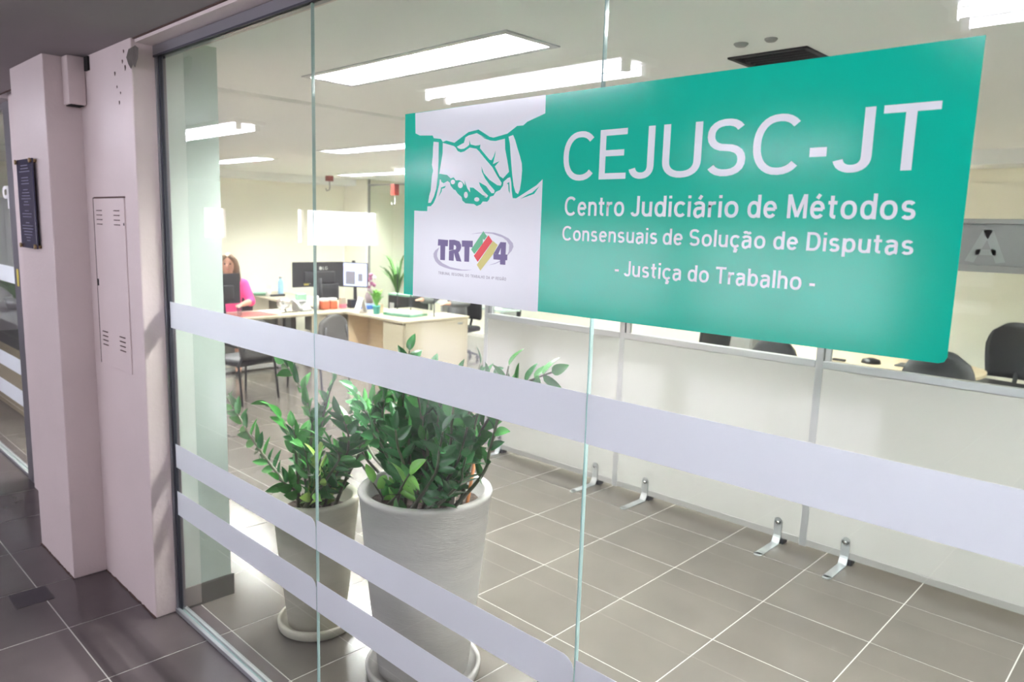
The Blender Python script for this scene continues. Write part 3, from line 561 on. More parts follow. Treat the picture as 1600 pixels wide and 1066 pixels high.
# ------------------------------------------------------------------ partition of laminate panels, posts, glass and floor brackets
PY = 4.44
t = thing('office_partition', 'grey white laminate partition with metal posts and a glazed top, behind the plants', 'partition', (-2.4, PY, 0))
xs = [-4.53, -3.105, -1.67, -.235, 1.2]
for k, x in enumerate(xs):
    B(x + 2.4 - .022, x + 2.4 + .022, -.022, .022, .03, 2.06, .003).make('post', 'alulight', t)
    B(x + 2.4 + .028, x + 2.4 + .062, -.012, .012, 1.20, 2.02, .002).make('glazing_bead', 'alulight', t)
for a, b in zip(xs, xs[1:]):
    a += 2.4; b += 2.4
    B(a + .022, b - .022, -.019, .019, .075, 1.158).make('panel', 'panel', t)
    MB().box(a + .022, b - .022, -.024, .024, 1.155, 1.20, .003).make('rail', 'alulight', t)
    B(a + .022, b - .022, -.022, .022, .035, .078, .003).make('bottom_rail', 'greymetal', t)
    B(a + .022, b - .022, -.003, .003, 1.20, 1.80).make('glass_pane', 'pglass', t)
    B(a + .022, b - .022, -.004, .004, 1.80, 2.03).make('grey_film_panel', 'pfilm', t)
    B(a + .022, b - .022, -.022, .022, 1.775, 1.81, .003).make('middle_rail', 'greymetal', t)
    B(a + .022, b - .022, -.022, .022, 2.02, 2.045, .003).make('top_rail', 'greymetal', t)
bb = MB()
write(bb.bm, 'A', 0, .16, 0, .17, .17, 0)
for v in bb.bm.verts: v.co = Vector((1.43 + v.co.x, -.0045, 1.825 + v.co.z))
bb.make('pale_letter', 'letter', t)
t2 = thing('metal_bracket', None, None)
bx = [(-4.33, 'metal L shaped floor bracket of the partition seen behind the large plant'), (-3.285, 'metal L shaped floor bracket just left of the second partition post'), (-2.83, 'metal L shaped floor bracket just right of the second partition post'), (-1.83, 'metal L shaped floor bracket left of the third partition post'), (-1.415, 'metal L shaped floor bracket right of the third partition post')]
bm_ = MB(); hw = .024
prof = [(-.285, .004), (-.285, 0), (-.055, 0), (-.046, .004), (-.030, .034), (-.025, .05), (-.025, .145), (-.029, .145), (-.029, .052), (-.034, .038), (-.050, .009), (-.057, .004)]
bm_.prism(prof, 'x', -hw, hw)
bm_.tube([(0, -.029, .145), (0, -.025, .145)], hw, 16); bm_.tube([(0, -.285, 0), (0, -.285, .004)], hw, 16)
bm_.make('plate', 'steel', t2)
MB().tube([(0, -.029, .135), (0, -.036, .135)], .011, 10).make('bolt', 'chrome', t2, True)
B(-.03, .045, -.03, .03, .0, .032, .004).make('foot_pad', 'black', t2)
for k, (x, s) in enumerate(bx):
    o = t2 if k == 0 else copy_tree(t2); o.location = (x, PY, 0); tag(o, s, 'bracket', 'floor brackets of the partition')

# ------------------------------------------------------------------ potted plants
def leaf_mesh(nm, ln, wd, fold, droop, m, shape=1.0):
    bm = bmesh.new(); N = 6; rows_ = []
    for i in range(N + 1):
        t = i / N; w_ = wd * (math.sin(PI * min(1, t ** (.78 * shape))) ** .8) * .5 + .0006
        z = -droop * ln * t * t; x = ln * t
        rows_.append([bm.verts.new((x, -w_, z + fold * w_)), bm.verts.new((x, -w_ * .5, z + fold * w_ * .42)), bm.verts.new((x, 0, z)), bm.verts.new((x, w_ * .5, z + fold * w_ * .42)), bm.verts.new((x, w_, z + fold * w_))])
    for a, b in zip(rows_, rows_[1:]):
        for j in range(4): bm.faces.new((a[j], b[j], b[j + 1], a[j + 1]))
    me = bpy.data.meshes.new(nm); bm.to_mesh(me); bm.free()
    for p in me.polygons: p.use_smooth = True
    me.materials.append(M[m]); return me
LV = {k: [leaf_mesh('leaf', .098, .044, .40, .12, m), leaf_mesh('leaf', .090, .048, .25, .25, m), leaf_mesh('leaf', .106, .040, .55, -.05, m)] for k, m in
      {'a': 'leaf', 'd': 'leafd', 'l': 'leafl', 'y': 'leafy'}.items()}
def catmull(pts, n):
    P_ = [Vector(p) for p in pts]; P_ = [P_[0] * 2 - P_[1]] + P_ + [P_[-1] * 2 - P_[-2]]; out = []
    for i in range(1, len(P_) - 2):
        for k in range(n):
            t = k / n; a, b, c, d = P_[i - 1:i + 3]
            out.append(.5 * ((2 * b) + (c - a) * t + (2 * a - 5 * b + 4 * c - d) * t * t + (3 * b - a - 3 * c + d) * t ** 3))
    out.append(P_[-2]); return out
EXTRA = []; POTS = {}
def grow(root, base, kind, pts, budget):
    """one zz stem with paired leaves; leaves are sub-parts of the stem"""
    pts = catmull([Vector(p) - base for p in pts], 5)
    L = [0.0]
    for a, b in zip(pts, pts[1:]): L.append(L[-1] + (b - a).length)
    tot = L[-1]; r0 = .0085 if kind != 4 else .006
    st = MB().tube(pts, [r0 * (1 - .72 * l / tot) + .0012 for l in L], 7).make('stem', 'stem', root, True)
    frac0 = {0: .42, 1: .22, 2: .28, 3: .12, 4: .25}[kind]
    step = {0: .062, 1: .046, 2: .040, 3: .040, 4: .04}[kind]
    sz = {0: .95, 1: 1.0, 2: 1.05, 3: 1.0, 4: 1.25}[kind]
    cols = {0: 'aad', 1: 'add', 2: 'aaad', 3: 'yyl', 4: 'lla'}[kind]
    n = max(3, int(tot * (1 - frac0) / step)); side = Vector((random.uniform(-1, 1), random.uniform(-1, .2), random.uniform(-.2, .2)))
    cnt = 0
    for i in range(n + 1):
        s_ = frac0 + (1 - frac0) * i / n; d_ = s_ * tot
        j = next((q for q in range(1, len(L)) if L[q] >= d_ - 1e-6), len(L) - 1)
        t = (d_ - L[j - 1]) / max(1e-6, L[j] - L[j - 1]); p = pts[j - 1].lerp(pts[j], min(1, t)); tg = (pts[j] - pts[j - 1]).normalized()
        sd = (side - tg * side.dot(tg)).normalized(); up = tg.cross(sd).normalized()
        for sg in ((1, -1) if i < n else (0,)):
            ang = math.radians(random.uniform(40, 68)) * (1 - .30 * s_)
            d = (tg * math.cos(ang) + sd * sg * math.sin(ang) + up * random.uniform(-.45, .45)).normalized()
            nrm = (up + sd * random.uniform(-.6, .6) - tg * random.uniform(-.1, .4)); nrm = (nrm - d * nrm.dot(d)).normalized()
            if nrm.z < -.2: nrm = -nrm
            y_ = nrm.cross(d)
            me = random.choice(LV[random.choice(cols)]); k = sz * random.uniform(.82, 1.1) * (1 - .30 * abs(s_ - .62))
            mt = Matrix((d * k, y_ * k, nrm * k)).transposed().to_4x4(); mt.translation = p
            tip = p + d * .10 * k; Rr, Hr = POTS[root.name]
            if min(tip.z, p.z) < Hr + .03 and math.hypot(tip.x, tip.y) > Rr - .055: continue      # would pierce the pot wall
            if cnt < budget:
                o = bpy.data.objects.new('leaf', me); COL.objects.link(o); o.parent = st; o.matrix_local = mt
            else: EXTRA.append((root, me, mt.copy()))
            cnt += 1
    return cnt
P1= [-2.95, 1.785] 
P2= [-2.308, 1.92]
S1= [(1,[(-3.03,1.765,0.58),(-3.275,1.754,0.696),(-3.48,1.742,0.81),(-3.627,1.731,0.925),(-3.731,1.72,1.0)]),(2,[(-3.0,1.725,0.58),(-2.973,1.699,0.846),(-2.987,1.672,0.955),(-3.024,1.646,1.042),(-3.073,1.62,1.091)]),(2,[(-2.96,1.785,0.58),(-2.994,1.788,0.87),(-2.985,1.791,0.996),(-3.045,1.794,1.107),(-3.141,1.797,1.177),(-3.247,1.8,1.239)]),(1,[(-2.93,1.815,0.58),(-2.992,1.831,0.862),(-2.994,1.848,0.984),(-2.969,1.864,1.095),(-2.949,1.88,1.18)]),(2,[(-2.85,1.805,0.58),(-2.756,1.824,0.773),(-2.712,1.843,0.859),(-2.656,1.862,0.969),(-2.597,1.881,1.104),(-2.544,1.9,1.211)]),(1,[(-2.95,1.705,0.58),(-2.638,1.679,0.875),(-2.548,1.652,0.967),(-2.578,1.626,1.012),(-2.648,1.6,1.048)]),(1,[(-2.92,1.735,0.58),(-2.622,1.716,0.899),(-2.545,1.697,1.02),(-2.54,1.679,1.093),(-2.548,1.66,1.141)]),(1,[(-2.98,1.845,0.58),(-3.169,1.863,0.748),(-3.235,1.882,0.829),(-3.303,1.9,0.871)]),(1,[(-3.01,1.805,0.58),(-3.257,1.82,0.629),(-3.36,1.835,0.646),(-3.454,1.85,0.647)]),(3,[(-2.93,1.685,0.58),(-2.725,1.663,0.798),(-2.704,1.642,0.886),(-2.682,1.62,0.953)]),(3,[(-2.9,1.785,0.58),(-2.787,1.773,0.765),(-2.727,1.762,0.834),(-2.673,1.75,0.909)]),(0,[(-2.83,1.735,0.58),(-2.576,1.728,0.757),(-2.527,1.72,0.795)]),(0,[(-3.05,1.825,0.58),(-3.233,1.788,0.549),(-3.209,1.75,0.579)])]
S2= [(1,[(-2.468,1.9,0.74),(-2.689,1.906,0.79),(-2.79,1.913,0.837),(-2.878,1.92,0.871)]),(2,[(-2.448,1.92,0.74),(-2.698,1.902,0.856),(-2.758,1.885,0.936),(-2.799,1.867,0.997),(-2.835,1.85,1.062)]),(1,[(-2.408,1.9,0.74),(-2.545,1.896,0.924),(-2.611,1.892,1.021),(-2.688,1.888,1.1),(-2.747,1.884,1.154),(-2.792,1.88,1.185)]),(2,[(-2.428,1.94,0.74),(-2.639,1.948,0.921),(-2.709,1.956,1.0),(-2.761,1.964,1.073),(-2.723,1.972,1.155),(-2.671,1.98,1.193)]),(1,[(-2.388,1.84,0.74),(-2.395,1.817,0.962),(-2.406,1.795,1.06),(-2.411,1.772,1.144),(-2.373,1.75,1.222)]),(1,[(-2.328,1.82,0.74),(-2.27,1.802,0.995),(-2.27,1.785,1.118),(-2.27,1.767,1.213),(-2.241,1.75,1.31)]),(1,[(-2.308,1.92,0.74),(-2.391,1.926,0.983),(-2.427,1.932,1.115),(-2.446,1.938,1.251),(-2.464,1.944,1.345),(-2.464,1.95,1.392)]),(1,[(-2.288,1.84,0.74),(-2.182,1.822,0.999),(-2.195,1.805,1.131),(-2.195,1.787,1.237),(-2.195,1.77,1.316)]),(1,[(-2.268,1.92,0.74),(-2.23,1.902,1.011),(-2.192,1.885,1.157),(-2.163,1.867,1.269),(-2.137,1.85,1.34)]),(2,[(-2.248,1.86,0.74),(-2.085,1.845,1.044),(-2.05,1.83,1.182),(-2.021,1.815,1.277),(-1.989,1.8,1.346)]),(1,[(-2.218,1.97,0.74),(-2.174,1.986,1.021),(-2.149,2.002,1.146),(-2.131,2.018,1.241),(-2.132,2.034,1.318),(-2.131,2.05,1.369)]),(1,[(-2.188,1.9,0.74),(-2.017,1.9,1.062),(-1.995,1.9,1.169),(-1.963,1.9,1.263),(-1.938,1.9,1.342)]),(0,[(-2.148,1.86,0.74),(-1.919,1.866,0.992),(-1.885,1.873,1.099),(-1.861,1.88,1.201),(-1.845,1.887,1.287),(-1.832,1.893,1.372),(-1.825,1.9,1.427)]),(2,[(-2.208,2.02,0.74),(-2.124,2.036,1.05),(-2.034,2.052,1.201),(-1.947,2.068,1.298),(-1.862,2.084,1.351),(-1.79,2.1,1.385)]),(1,[(-2.258,2.02,0.74),(-2.287,2.04,1.013),(-2.244,2.06,1.159),(-2.198,2.08,1.261),(-2.106,2.1,1.327)]),(1,[(-2.358,2.02,0.74),(-2.617,2.04,0.938),(-2.703,2.06,1.07),(-2.76,2.08,1.179),(-2.773,2.1,1.221)]),(4,[(-2.488,1.82,0.74),(-2.437,1.793,0.78),(-2.437,1.767,0.823),(-2.432,1.74,0.859)]),(4,[(-2.428,1.8,0.74),(-2.314,1.773,0.828),(-2.239,1.747,0.904),(-2.166,1.72,0.973)]),(1,[(-2.308,2.04,0.74),(-2.475,2.055,0.968),(-2.483,2.07,1.111),(-2.486,2.085,1.225),(-2.488,2.1,1.296)]),(1,[(-2.208,1.8,0.74),(-1.955,1.78,0.965),(-1.91,1.76,1.042),(-1.87,1.74,1.105)]),(1,[(-2.358,1.79,0.74),(-2.24,1.753,0.947),(-2.235,1.717,1.06),(-2.204,1.68,1.146)]),(1,[(-2.278,1.79,0.74),(-2.06,1.753,0.981),(-1.99,1.717,1.105),(-1.929,1.68,1.198)]),(1,[(-2.228,1.82,0.74),(-1.996,1.793,1.013),(-1.92,1.767,1.124),(-1.867,1.74,1.217)]),(1,[(-2.458,1.97,0.74),(-2.771,1.99,0.835),(-2.877,2.01,0.917),(-2.982,2.03,0.972),(-3.055,2.05,1.029)])]
random.seed(21)
def pot(root, R_, H_, rb, m, rs):
    POTS[root.name] = (R_, H_)
    prof = [(0, .002), (rb - .01, .002), (rb, .012), (rb + (R_ - rb) * .5, H_ * .5), (R_ - .006, H_ - .02), (R_, H_ - .010), (R_ - .004, H_), (R_ - .030, H_ + .001), (R_ - .036, H_ - .008), (R_ - .05, H_ - .12), (0, H_ - .12)]
    MB().lathe(prof, (0, 0, .018), 56).make('pot', m, root, True)
    sp = [(0, 0), (rs - .02, 0), (rs - .006, .01), (rs, .045), (rs - .004, .052), (rs - .016, .052), (rs - .02, .044), (rs - .026, .016), (0, .016)]
    MB().lathe(sp, (0, 0, 0), 48).make('saucer', m, root, True)
    s = MB(); s.lathe([(0, H_ - .066), (R_ * .5, H_ - .07), (R_ - .044, H_ - .075)], (0, 0, .018), 28)
    for v in s.bm.verts: v.co.z += random.uniform(-.008, .008)
    s.make('soil', 'soil', root, True)
t1 = thing('potted_plant', 'potted ZZ plant in the smaller beige pot standing left of the big grey pot', 'potted plant', (P1[0], P1[1], 0), 0, 'plants behind the glass')
pot(t1, .205, .635, .135, 'potwarm', .185)
c1 = 0
def sprout(c, n, z0, hmin, hmax, spr, seed, a0=0, a1=2 * PI):
    random.seed(seed); out = []
    for k in range(n):
        a = a0 + (a1 - a0) * (k + random.uniform(.2, .8)) / n; h = random.uniform(hmin, hmax); r = random.uniform(.4, 1) * spr; d = Vector((math.cos(a), math.sin(a), 0)); b = Vector((c[0], c[1], z0)) + d * random.uniform(.02, .10)
        out.append((random.choice((1, 1, 2)), [b, b + d * r * .30 + Vector((0, 0, h * .4)), b + d * r * .62 + Vector((0, 0, h * .75)), b + d * r + Vector((0, 0, h))]))
    return out
S1 = S1[:-2]; S1.sort(key=lambda q: q[0] < 3); S2.sort(key=lambda q: q[0] < 3)
S1 = S1 + sprout(P1, 6, .58, .18, .42, .17, 3)
S2 = S2 + sprout(P2, 12, .74, .22, .52, .20, 4)
for kind, pts in S1: c1 += grow(t1, Vector((P1[0], P1[1], 0)), kind, pts, 296 - c1)
t2 = thing('potted_plant', 'dense potted ZZ plant in the large grey ribbed pot, foremost behind the glass', 'potted plant', (P2[0], P2[1], 0), 0, 'plants behind the glass')
pot(t2, .283, .815, .195, 'pot', .250)
c2 = 0
for kind, pts in S2: c2 += grow(t2, Vector((P2[0], P2[1], 0)), kind, pts, 298 - c2)
for rt in (t1, t2):
    ex = [(me, mt) for r_, me, mt in EXTRA if r_ is rt]
    if not ex: continue
    bb_ = bmesh.new()
    for me, mt in ex:
        n0 = len(bb_.verts); bb_.from_mesh(me); bb_.verts.ensure_lookup_table(); bmesh.ops.transform(bb_, matrix=mt, verts=bb_.verts[n0:])
    me = bpy.data.meshes.new('leaf_mass'); bb_.to_mesh(me); bb_.free()
    for p in me.polygons: p.use_smooth = True
    o = link('leaf_mass', me, 'leafd', rt); o['kind'] = 'stuff'
st = MB().tube([(.215, .02, .72), (.235, .06, 1.0)], .007, 8).make('plant_stake', 'stake', t2, True); st['label'] = 'orange stake'
st = MB().box(.150, .200, -.02, -.015, .72, .88, rot=Matrix.Rotation(.12, 3, 'Y')).make('plant_tag', 'tag', t2); st['label'] = 'pale plant tag'
# ------------------------------------------------------------------ desks
def desk(label, x0, x1, y0, y1, panels, group='office desks'):
    cx, cy = (x0 + x1) / 2, (y0 + y1) / 2
    t = thing('office_desk', label, 'desk', (cx, cy, 0), 0, group)
    B(x0 - cx, x1 - cx, y0 - cy, y1 - cy, .710, .74, .004).make('top', 'wood', t)
    for nm, m, (a, b, c, d, e, f) in panels: B(a - cx, b - cx, c - cy, d - cy, e, f, .002).make(nm, m, t)
    return t
tA = desk('pale laminate desk in front of the woman, with the mesh globe and telephone on it', -9.28, -8.56, 3.55, 6.41, [
    ('side_panel', 'wood', (-9.26, -8.60, 3.57, 3.60, 0, .71)), ('end_panel', 'wood', (-8.62, -8.585, 5.16, 5.63, 0, .71)), ('modesty_panel', 'greymetal', (-9.02, -8.99, 3.60, 5.16, .22, .70)),
    ('cable_post', 'alulight', (-8.98, -8.93, 4.86, 4.93, 0, .70)), ('cable_post', 'alulight', (-8.98, -8.93, 4.98, 5.05, 0, .70)), ('foot_rail', 'greymetal', (-9.05, -8.90, 3.62, 5.14, .02, .05))])
tB = desk('pale laminate desk return along the wall behind the woman, with the blue bottle', -11.70, -9.29, 5.66, 6.40, [
    ('side_panel', 'wood', (-11.40, -10.75, 5.70, 5.73, 0, .71)), ('modesty_panel', 'greymetal', (-10.7, -9.4, 6.30, 6.33, .2, .70)), ('side_panel', 'wood', (-11.68, -11.65, 5.68, 6.38, 0, .71)), ('side_panel', 'wood', (-9.36, -9.33, 5.68, 6.38, 0, .71))])
tC = desk('pale laminate counter desk with an open niche, corner nearest the plants, holding the paper tray', -8.56, -7.28, 5.66, 6.78, [
    ('end_panel', 'wood', (-7.31, -7.285, 5.70, 6.76, 0, .71)), ('front_panel', 'wood', (-7.72, -7.31, 5.675, 5.70, 0, .71)), ('niche_back', 'wood2', (-8.56, -7.72, 6.02, 6.05, 0, .71)), ('niche_side', 'wood2', (-7.735, -7.72, 5.70, 6.05, 0, .71)), ('niche_side', 'wood2', (-8.555, -8.54, 5.70, 6.05, 0, .71)),
    ('niche_bottom', 'wood2', (-8.54, -7.73, 5.70, 6.02, .0, .05)), ('back_panel', 'wood', (-8.54, -7.31, 6.40, 6.43, .2, .71)), ('name_tag', 'alulight', (-7.286, -7.281, 6.58, 6.66, .64, .665))])

def star_base(t, m='black', z0=.0, r=.30):
    for k in range(5):
        a = k * 2 * PI / 5 + .3; c, s = math.cos(a), math.sin(a)
        MB().tube([(c * .03, s * .03, .11), (c * r * .6, s * r * .6, .095), (c * r, s * r, .065)], [.026, .02, .014], 8).make('base_arm', m, t, True)
        MB().tube([(c * r - s * .012, s * r + c * .012, .028), (c * r + s * .012, s * r - c * .012, .028)], .028, 12).tube([(c * r, s * r, .03), (c * r, s * r, .07)], .01, 6).make('caster', m, t, True)
    MB().tube([(0, 0, .08), (0, 0, .40)], .025, 10).make('gas_column', m, t, True)
def cushion(x0, x1, y0, y1, z0, z1, r=.03):
    b = MB().box(x0, x1, y0, y1, z0, z1); bmesh.ops.bevel(b.bm, geom=list(b.bm.edges), offset=r, segments=3, affect='EDGES', profile=.5); return b
def curved_back(w, h, zc, y, curv, th, m, t, nm='backrest', top=.25, lean=0.08):
    """rounded slightly curved back facing +y"""
    b = MB(); N, K = 12, 10; F, R_ = [], []
    for j in range(K + 1):
        v = j / K; rowF, rowR = [], []
        ed = min(1, (1 - v) / top) if v > 1 - top else min(1, v / .15 + .55)
        ww = w / 2 * (1 - .30 * (1 - math.sqrt(max(0, 1 - (1 - ed) ** 2))) * 1.6) * (.93 + .07 * math.sin(PI * v))
        for i in range(N + 1):
            u = -1 + 2 * i / N
            x = u * ww; yy = y - curv * u * u - lean * (v - .5) * h; z = zc + (v - .5) * h - (.035 * u ** 4 if v > .6 else 0)
            rowF.append(b.bm.verts.new((x, yy, z))); rowR.append(b.bm.verts.new((x * .97, yy + th, z)))
        F.append(rowF); R_.append(rowR)
    for j in range(K):
        for i in range(N):
            b.bm.faces.new((F[j][i], F[j][i + 1], F[j + 1][i + 1], F[j + 1][i])); b.bm.faces.new((R_[j][i + 1], R_[j][i], R_[j + 1][i], R_[j + 1][i + 1]))
        b.bm.faces.new((F[j][0], F[j + 1][0], R_[j + 1][0], R_[j][0])); b.bm.faces.new((F[j + 1][N], F[j][N], R_[j][N], R_[j + 1][N]))
    for i in range(N):
        b.bm.faces.new((F[0][i + 1], F[0][i], R_[0][i], R_[0][i + 1])); b.bm.faces.new((F[K][i], F[K][i + 1], R_[K][i + 1], R_[K][i]))
    return b.make(nm, m, t, True)
def visitor_chair(label, x, y, rz, group):
    t = thing('visitor_chair', label, 'chair', (x, y, 0), rz, group)     # the sitter looks to -y, the back is at +y
    cushion(-.24, .24, -.25, .22, .40, .475, .032).make('seat', 'blackfab', t, True)
    curved_back(.50, .40, .68, .25, .03, .035, 'greyfab', t)
    for sx in (-1, 1):
        MB().tube([(sx * .25, -.25, 0), (sx * .25, -.23, .42), (sx * .25, -.20, .62), (sx * .25, -.10, .645), (sx * .25, .22, .62)], .013, 8).make('leg', 'black', t, True)
        MB().tube([(sx * .25, .27, 0), (sx * .245, .22, .42), (sx * .20, .27, .60), (sx * .18, .27, .74)], .013, 8).make('leg', 'black', t, True)
        B(sx * .25 - .022, sx * .25 + .022, -.18, .14, .635, .655, .006).make('armrest', 'black', t)
    MB().tube([(-.25, -.22, .41), (.25, -.22, .41)], .011, 6).tube([(-.25, .20, .41), (.25, .20, .41)], .011, 6).make('seat_frame', 'black', t, True)
    return t
visitor_chair('black visitor chair with four steel legs, left one, in front of the woman\'s desk', -7.54, 3.68, math.radians(-75), 'visitor chairs at the desks')
visitor_chair('dark grey backed visitor chair with steel legs beside the niche of the counter desk', -7.62, 4.66, math.radians(-72), 'visitor chairs at the desks')
def swivel_chair(label, x, y, rz, group='swivel chairs', m='blackfab'):
    t = thing('swivel_chair', label, 'chair', (x, y, 0), rz, group)
    star_base(t)
    cushion(-.24, .24, -.24, .24, .40, .48, .035).make('seat', m, t, True)
    curved_back(.44, .46, .79, .27, .04, .05, m, t)
    MB().tube([(0, .1, .40), (0, .28, .42), (0, .33, .55), (0, .32, .75)], .02, 8).make('back_bar', 'black', t, True)
    return t
swivel_chair('black swivel chair with star base under the woman behind the desk', -9.42, 4.50, math.radians(60))
swivel_chair('dark swivel office chair of the person in the grey jacket', -8.06, 7.30, math.radians(12))
swivel_chair('dark swivel chair glimpsed beyond the counter desk beside the partition end', -7.95, 8.62, math.radians(170))
tag(thing('glass_desk', 'pale glass topped desk beyond the counter desk, left of the partition end', 'desk', (-8.1, 8.05, 0)), None)
gd = bpy.data.objects['glass_desk']
B(-1.0, .55, -.32, .02, .70, .73, .003).make('top', mat('pale_mint_top', (.62, .74, .70), .2), gd)
for sx in (-.9, .45): B(sx, sx + .05, -.3, 0, 0, .70).make('leg', 'alulight', gd)

# ------------------------------------------------------------------ meeting table and its chairs
mt_ = thing('meeting_table', 'oval pale wood meeting table behind the partition', 'table', (-2.47, 7.75, 0))
el = [(1.03 * math.copysign(abs(math.cos(a)) ** .8, math.cos(a)), .66 * math.copysign(abs(math.sin(a)) ** .8, math.sin(a))) for a in [2 * PI * k / 56 for k in range(56)]]
MB().prism(el, 'z', .712, .74).make('top', mat('table_veneer', (.80, .66, .46), .35, noise=.04, nscale=4, stretch=(1, 5, 1)), mt_)
for sx in (-.5, .5): MB().tube([(sx, 0, .03), (sx, 0, .712)], .05, 16).make('column', 'greymetal', mt_, True); MB().box(sx - .03, sx + .03, -.35, .35, 0, .035, .006).make('foot', 'greymetal', mt_)
def shell_chair(label, x, y, rz, s=1.0, zc=.76, w=.50):
    t = thing('meeting_chair', label, 'chair', (x, y, 0), rz, 'black chairs round the meeting table')
    cushion(-.24, .24, -.25, .23, .42, .48, .028).make('seat', 'blackfab', t, True)
    curved_back(w, .52, zc, .26, .05, .03, 'blackfab', t, top=.45, lean=.12)
    t.scale = (s, s, s)
    star_base(t, r=.28)
    MB().tube([(0, .05, .40), (0, .27, .44), (0, .315, .62)], .02, 8).make('back_bar', 'black', t, True)
    return t
shell_chair('black meeting chair at the near right side of the oval table, back to the glass', -1.34, 5.85, math.radians(184), zc=.93, w=.48)
shell_chair('black meeting chair facing the camera at the far right end of the table', -1.46, 8.62, math.radians(-12), 1.12)
shell_chair('black meeting chair at the near left side of the oval table', -2.55, 6.00, math.radians(176), zc=.86, w=.44)
shell_chair('black meeting chair at the left end of the oval table, partly hidden', -3.95, 7.75, math.radians(75), zc=.80)
def small(name, label, cat, b, m, **k): o = b.make(name, m, smooth=k.get('smooth', False)); return tag(o, label, cat, k.get('group'))
small('stapler', 'small black stapler lying on the oval meeting table', 'stapler', B(-2.66, -2.54, 7.36, 7.40, .741, .765, .006), 'black')
small('desk_phone', 'dark conference phone in the middle of the oval meeting table', 'phone', MB().lathe([(0, .0), (.09, 0), (.08, .035), (.03, .05), (0, .05)], (-2.35, 7.52, .741), 20), 'black', smooth=True)
small('document_folder', 'blue grey folder lying on the oval meeting table', 'folder', B(-2.15, -1.85, 7.55, 7.76, .741, .752, .002), 'counter')
# dark wall unit to the left of the table
t = thing('file_cabinet', 'dark grey file cabinet beyond the left end of the meeting table', 'cabinet', (-4.35, 8.7, 0))
B(-.33, .33, -.25, .25, .04, .98, .004).make('body', 'greymetal', t); B(-.31, .31, -.265, -.25, .52, .96, .003).make('drawer', 'greymetal', t); B(-.31, .31, -.265, -.25, .06, .50, .003).make('drawer', 'greymetal', t)
# wall bracket line above the film band
t = thing('projector_screen', 'rolled projector screen case on the back wall behind the partition', 'projector screen', (-1.9, 9.27, 1.98))
MB().box(-.65, .22, -.05, .02, .0, .035, .004).make('case', 'black', t); B(.20, .22, -.06, .02, -.09, .0).make('bracket', 'black', t)

# ------------------------------------------------------------------ things on the desks
def monitor(label, x, y, z, w, h, rz, mat_front, txt=None, stand=.12, group='monitors'):
    """screen faces -y in its own frame, back faces +y"""
    t = thing('monitor', label, 'monitor', (x, y, z), rz, group)
    b = MB().box(-w / 2, w / 2, -.012, .012, stand, stand + h); bmesh.ops.bevel(b.bm, geom=list(b.bm.edges), offset=.005, segments=2, affect='EDGES'); b.make('housing', 'black', t)
    cushion(-w * .3, w * .3, .010, .045, stand + h * .15, stand + h * .62, .012).make('back_cover', 'black', t, True)
    B(-w / 2 + .012, w / 2 - .012, -.0132, -.012, stand + .018, stand + h - .012).make('screen', mat_front, t)
    MB().tube([(0, .04, stand + h * .35), (0, .06, .02)], [.022, .03], 8).make('stand', 'black', t, True)
    cushion(-.12, .12, -.06, .13, 0, .016, .005).make('foot', 'black', t)
    if txt:
        bb = MB(); write(bb.bm, txt, 0, .075, 0, .045, .16, 0)
        for v in bb.bm.verts: v.co = Vector((-.06 - v.co.x, .0126, v.co.z + stand + h - .11))
        bb.make('logo_lettering', 'whiteplastic', t)
        o = MB().tube([(-.025, .0122, stand + h - .087), (-.025, .0128, stand + h - .087)], .024, 18).make('logo_disc', 'whiteplastic', t)
    return t
# the woman's monitor: its back faces the camera
mw = monitor('black monitor standing in front of the woman in pink, seen from behind', -8.86, 4.06, .74, .54, .375, math.radians(-82), 'black', stand=.155)
ml = monitor('large black monitor with a yellow sticker, seen from behind, LG mark at its top', -9.13, 5.60, .74, .80, .345, math.radians(-91), 'black', 'LG', stand=.30)
B(.16, .235, .0122, .0132, .325, .365).make('yellow_label', 'ystick', ml); B(.13, .16, .0122, .0132, .345, .375).make('white_label', 'whiteplastic', ml)
cushion(-.30, .06, .010, .05, .10, .34, .012).make('arm_cover', 'black', ml, True)
mr = monitor('monitor whose lit blue white screen faces the camera, right of the large one', -9.16, 6.20, .74, .46, .36, math.radians(29), 'screen', stand=.27)
B(-.12, .03, -.0142, -.0134, .31, .50).make('screen_picture', 'pic', mr); B(.08, .15, -.0142, -.0134, .36, .47).make('screen_picture', 'pic', mr); B(-.2, .2, -.0142, -.0134, .552, .558).make('screen_bar', 'redbar', mr)
MB().box(-.02, .02, -.02, .02, .63, .66, .005).make('webcam', 'black', mr)

t = thing('water_bottle', 'pale blue bottle with grey cap on the desk by the wall', 'bottle', (-11.1, 6.10, .74))
MB().lathe([(0, 0), (.042, 0), (.044, .01), (.044, .20), (.036, .235), (.022, .25), (.022, .27), (0, .27)], n=20).make('body', 'bluebottle', t, True)
MB().lathe([(0, .268), (.026, .268), (.026, .30), (0, .30)], n=16).make('cap', 'greymetal', t, True)
small('glass_dish', 'oval green glass dish on the desk by the wall', 'dish', MB().lathe([(0, 0), (.12, 0), (.17, .045), (.165, .05), (.11, .012), (0, .012)], (-11.2, 5.78, .741), 28), 'mint', smooth=True)
t = thing('pen_holder', 'clear holder with lilac pens beside the green dish', 'pen holder', (-10.98, 5.82, .74))
MB().lathe([(0, 0), (.04, 0), (.045, .10), (.042, .10), (.038, .006), (0, .006)], n=18).make('cup', 'whiteplastic', t, True)
for k in range(4): MB().tube([(.01 * k - .015, 0, .01), (.03 * k - .04, .02 * (k % 2), .18)], .005, 6).make('pen', 'swoosh', t)
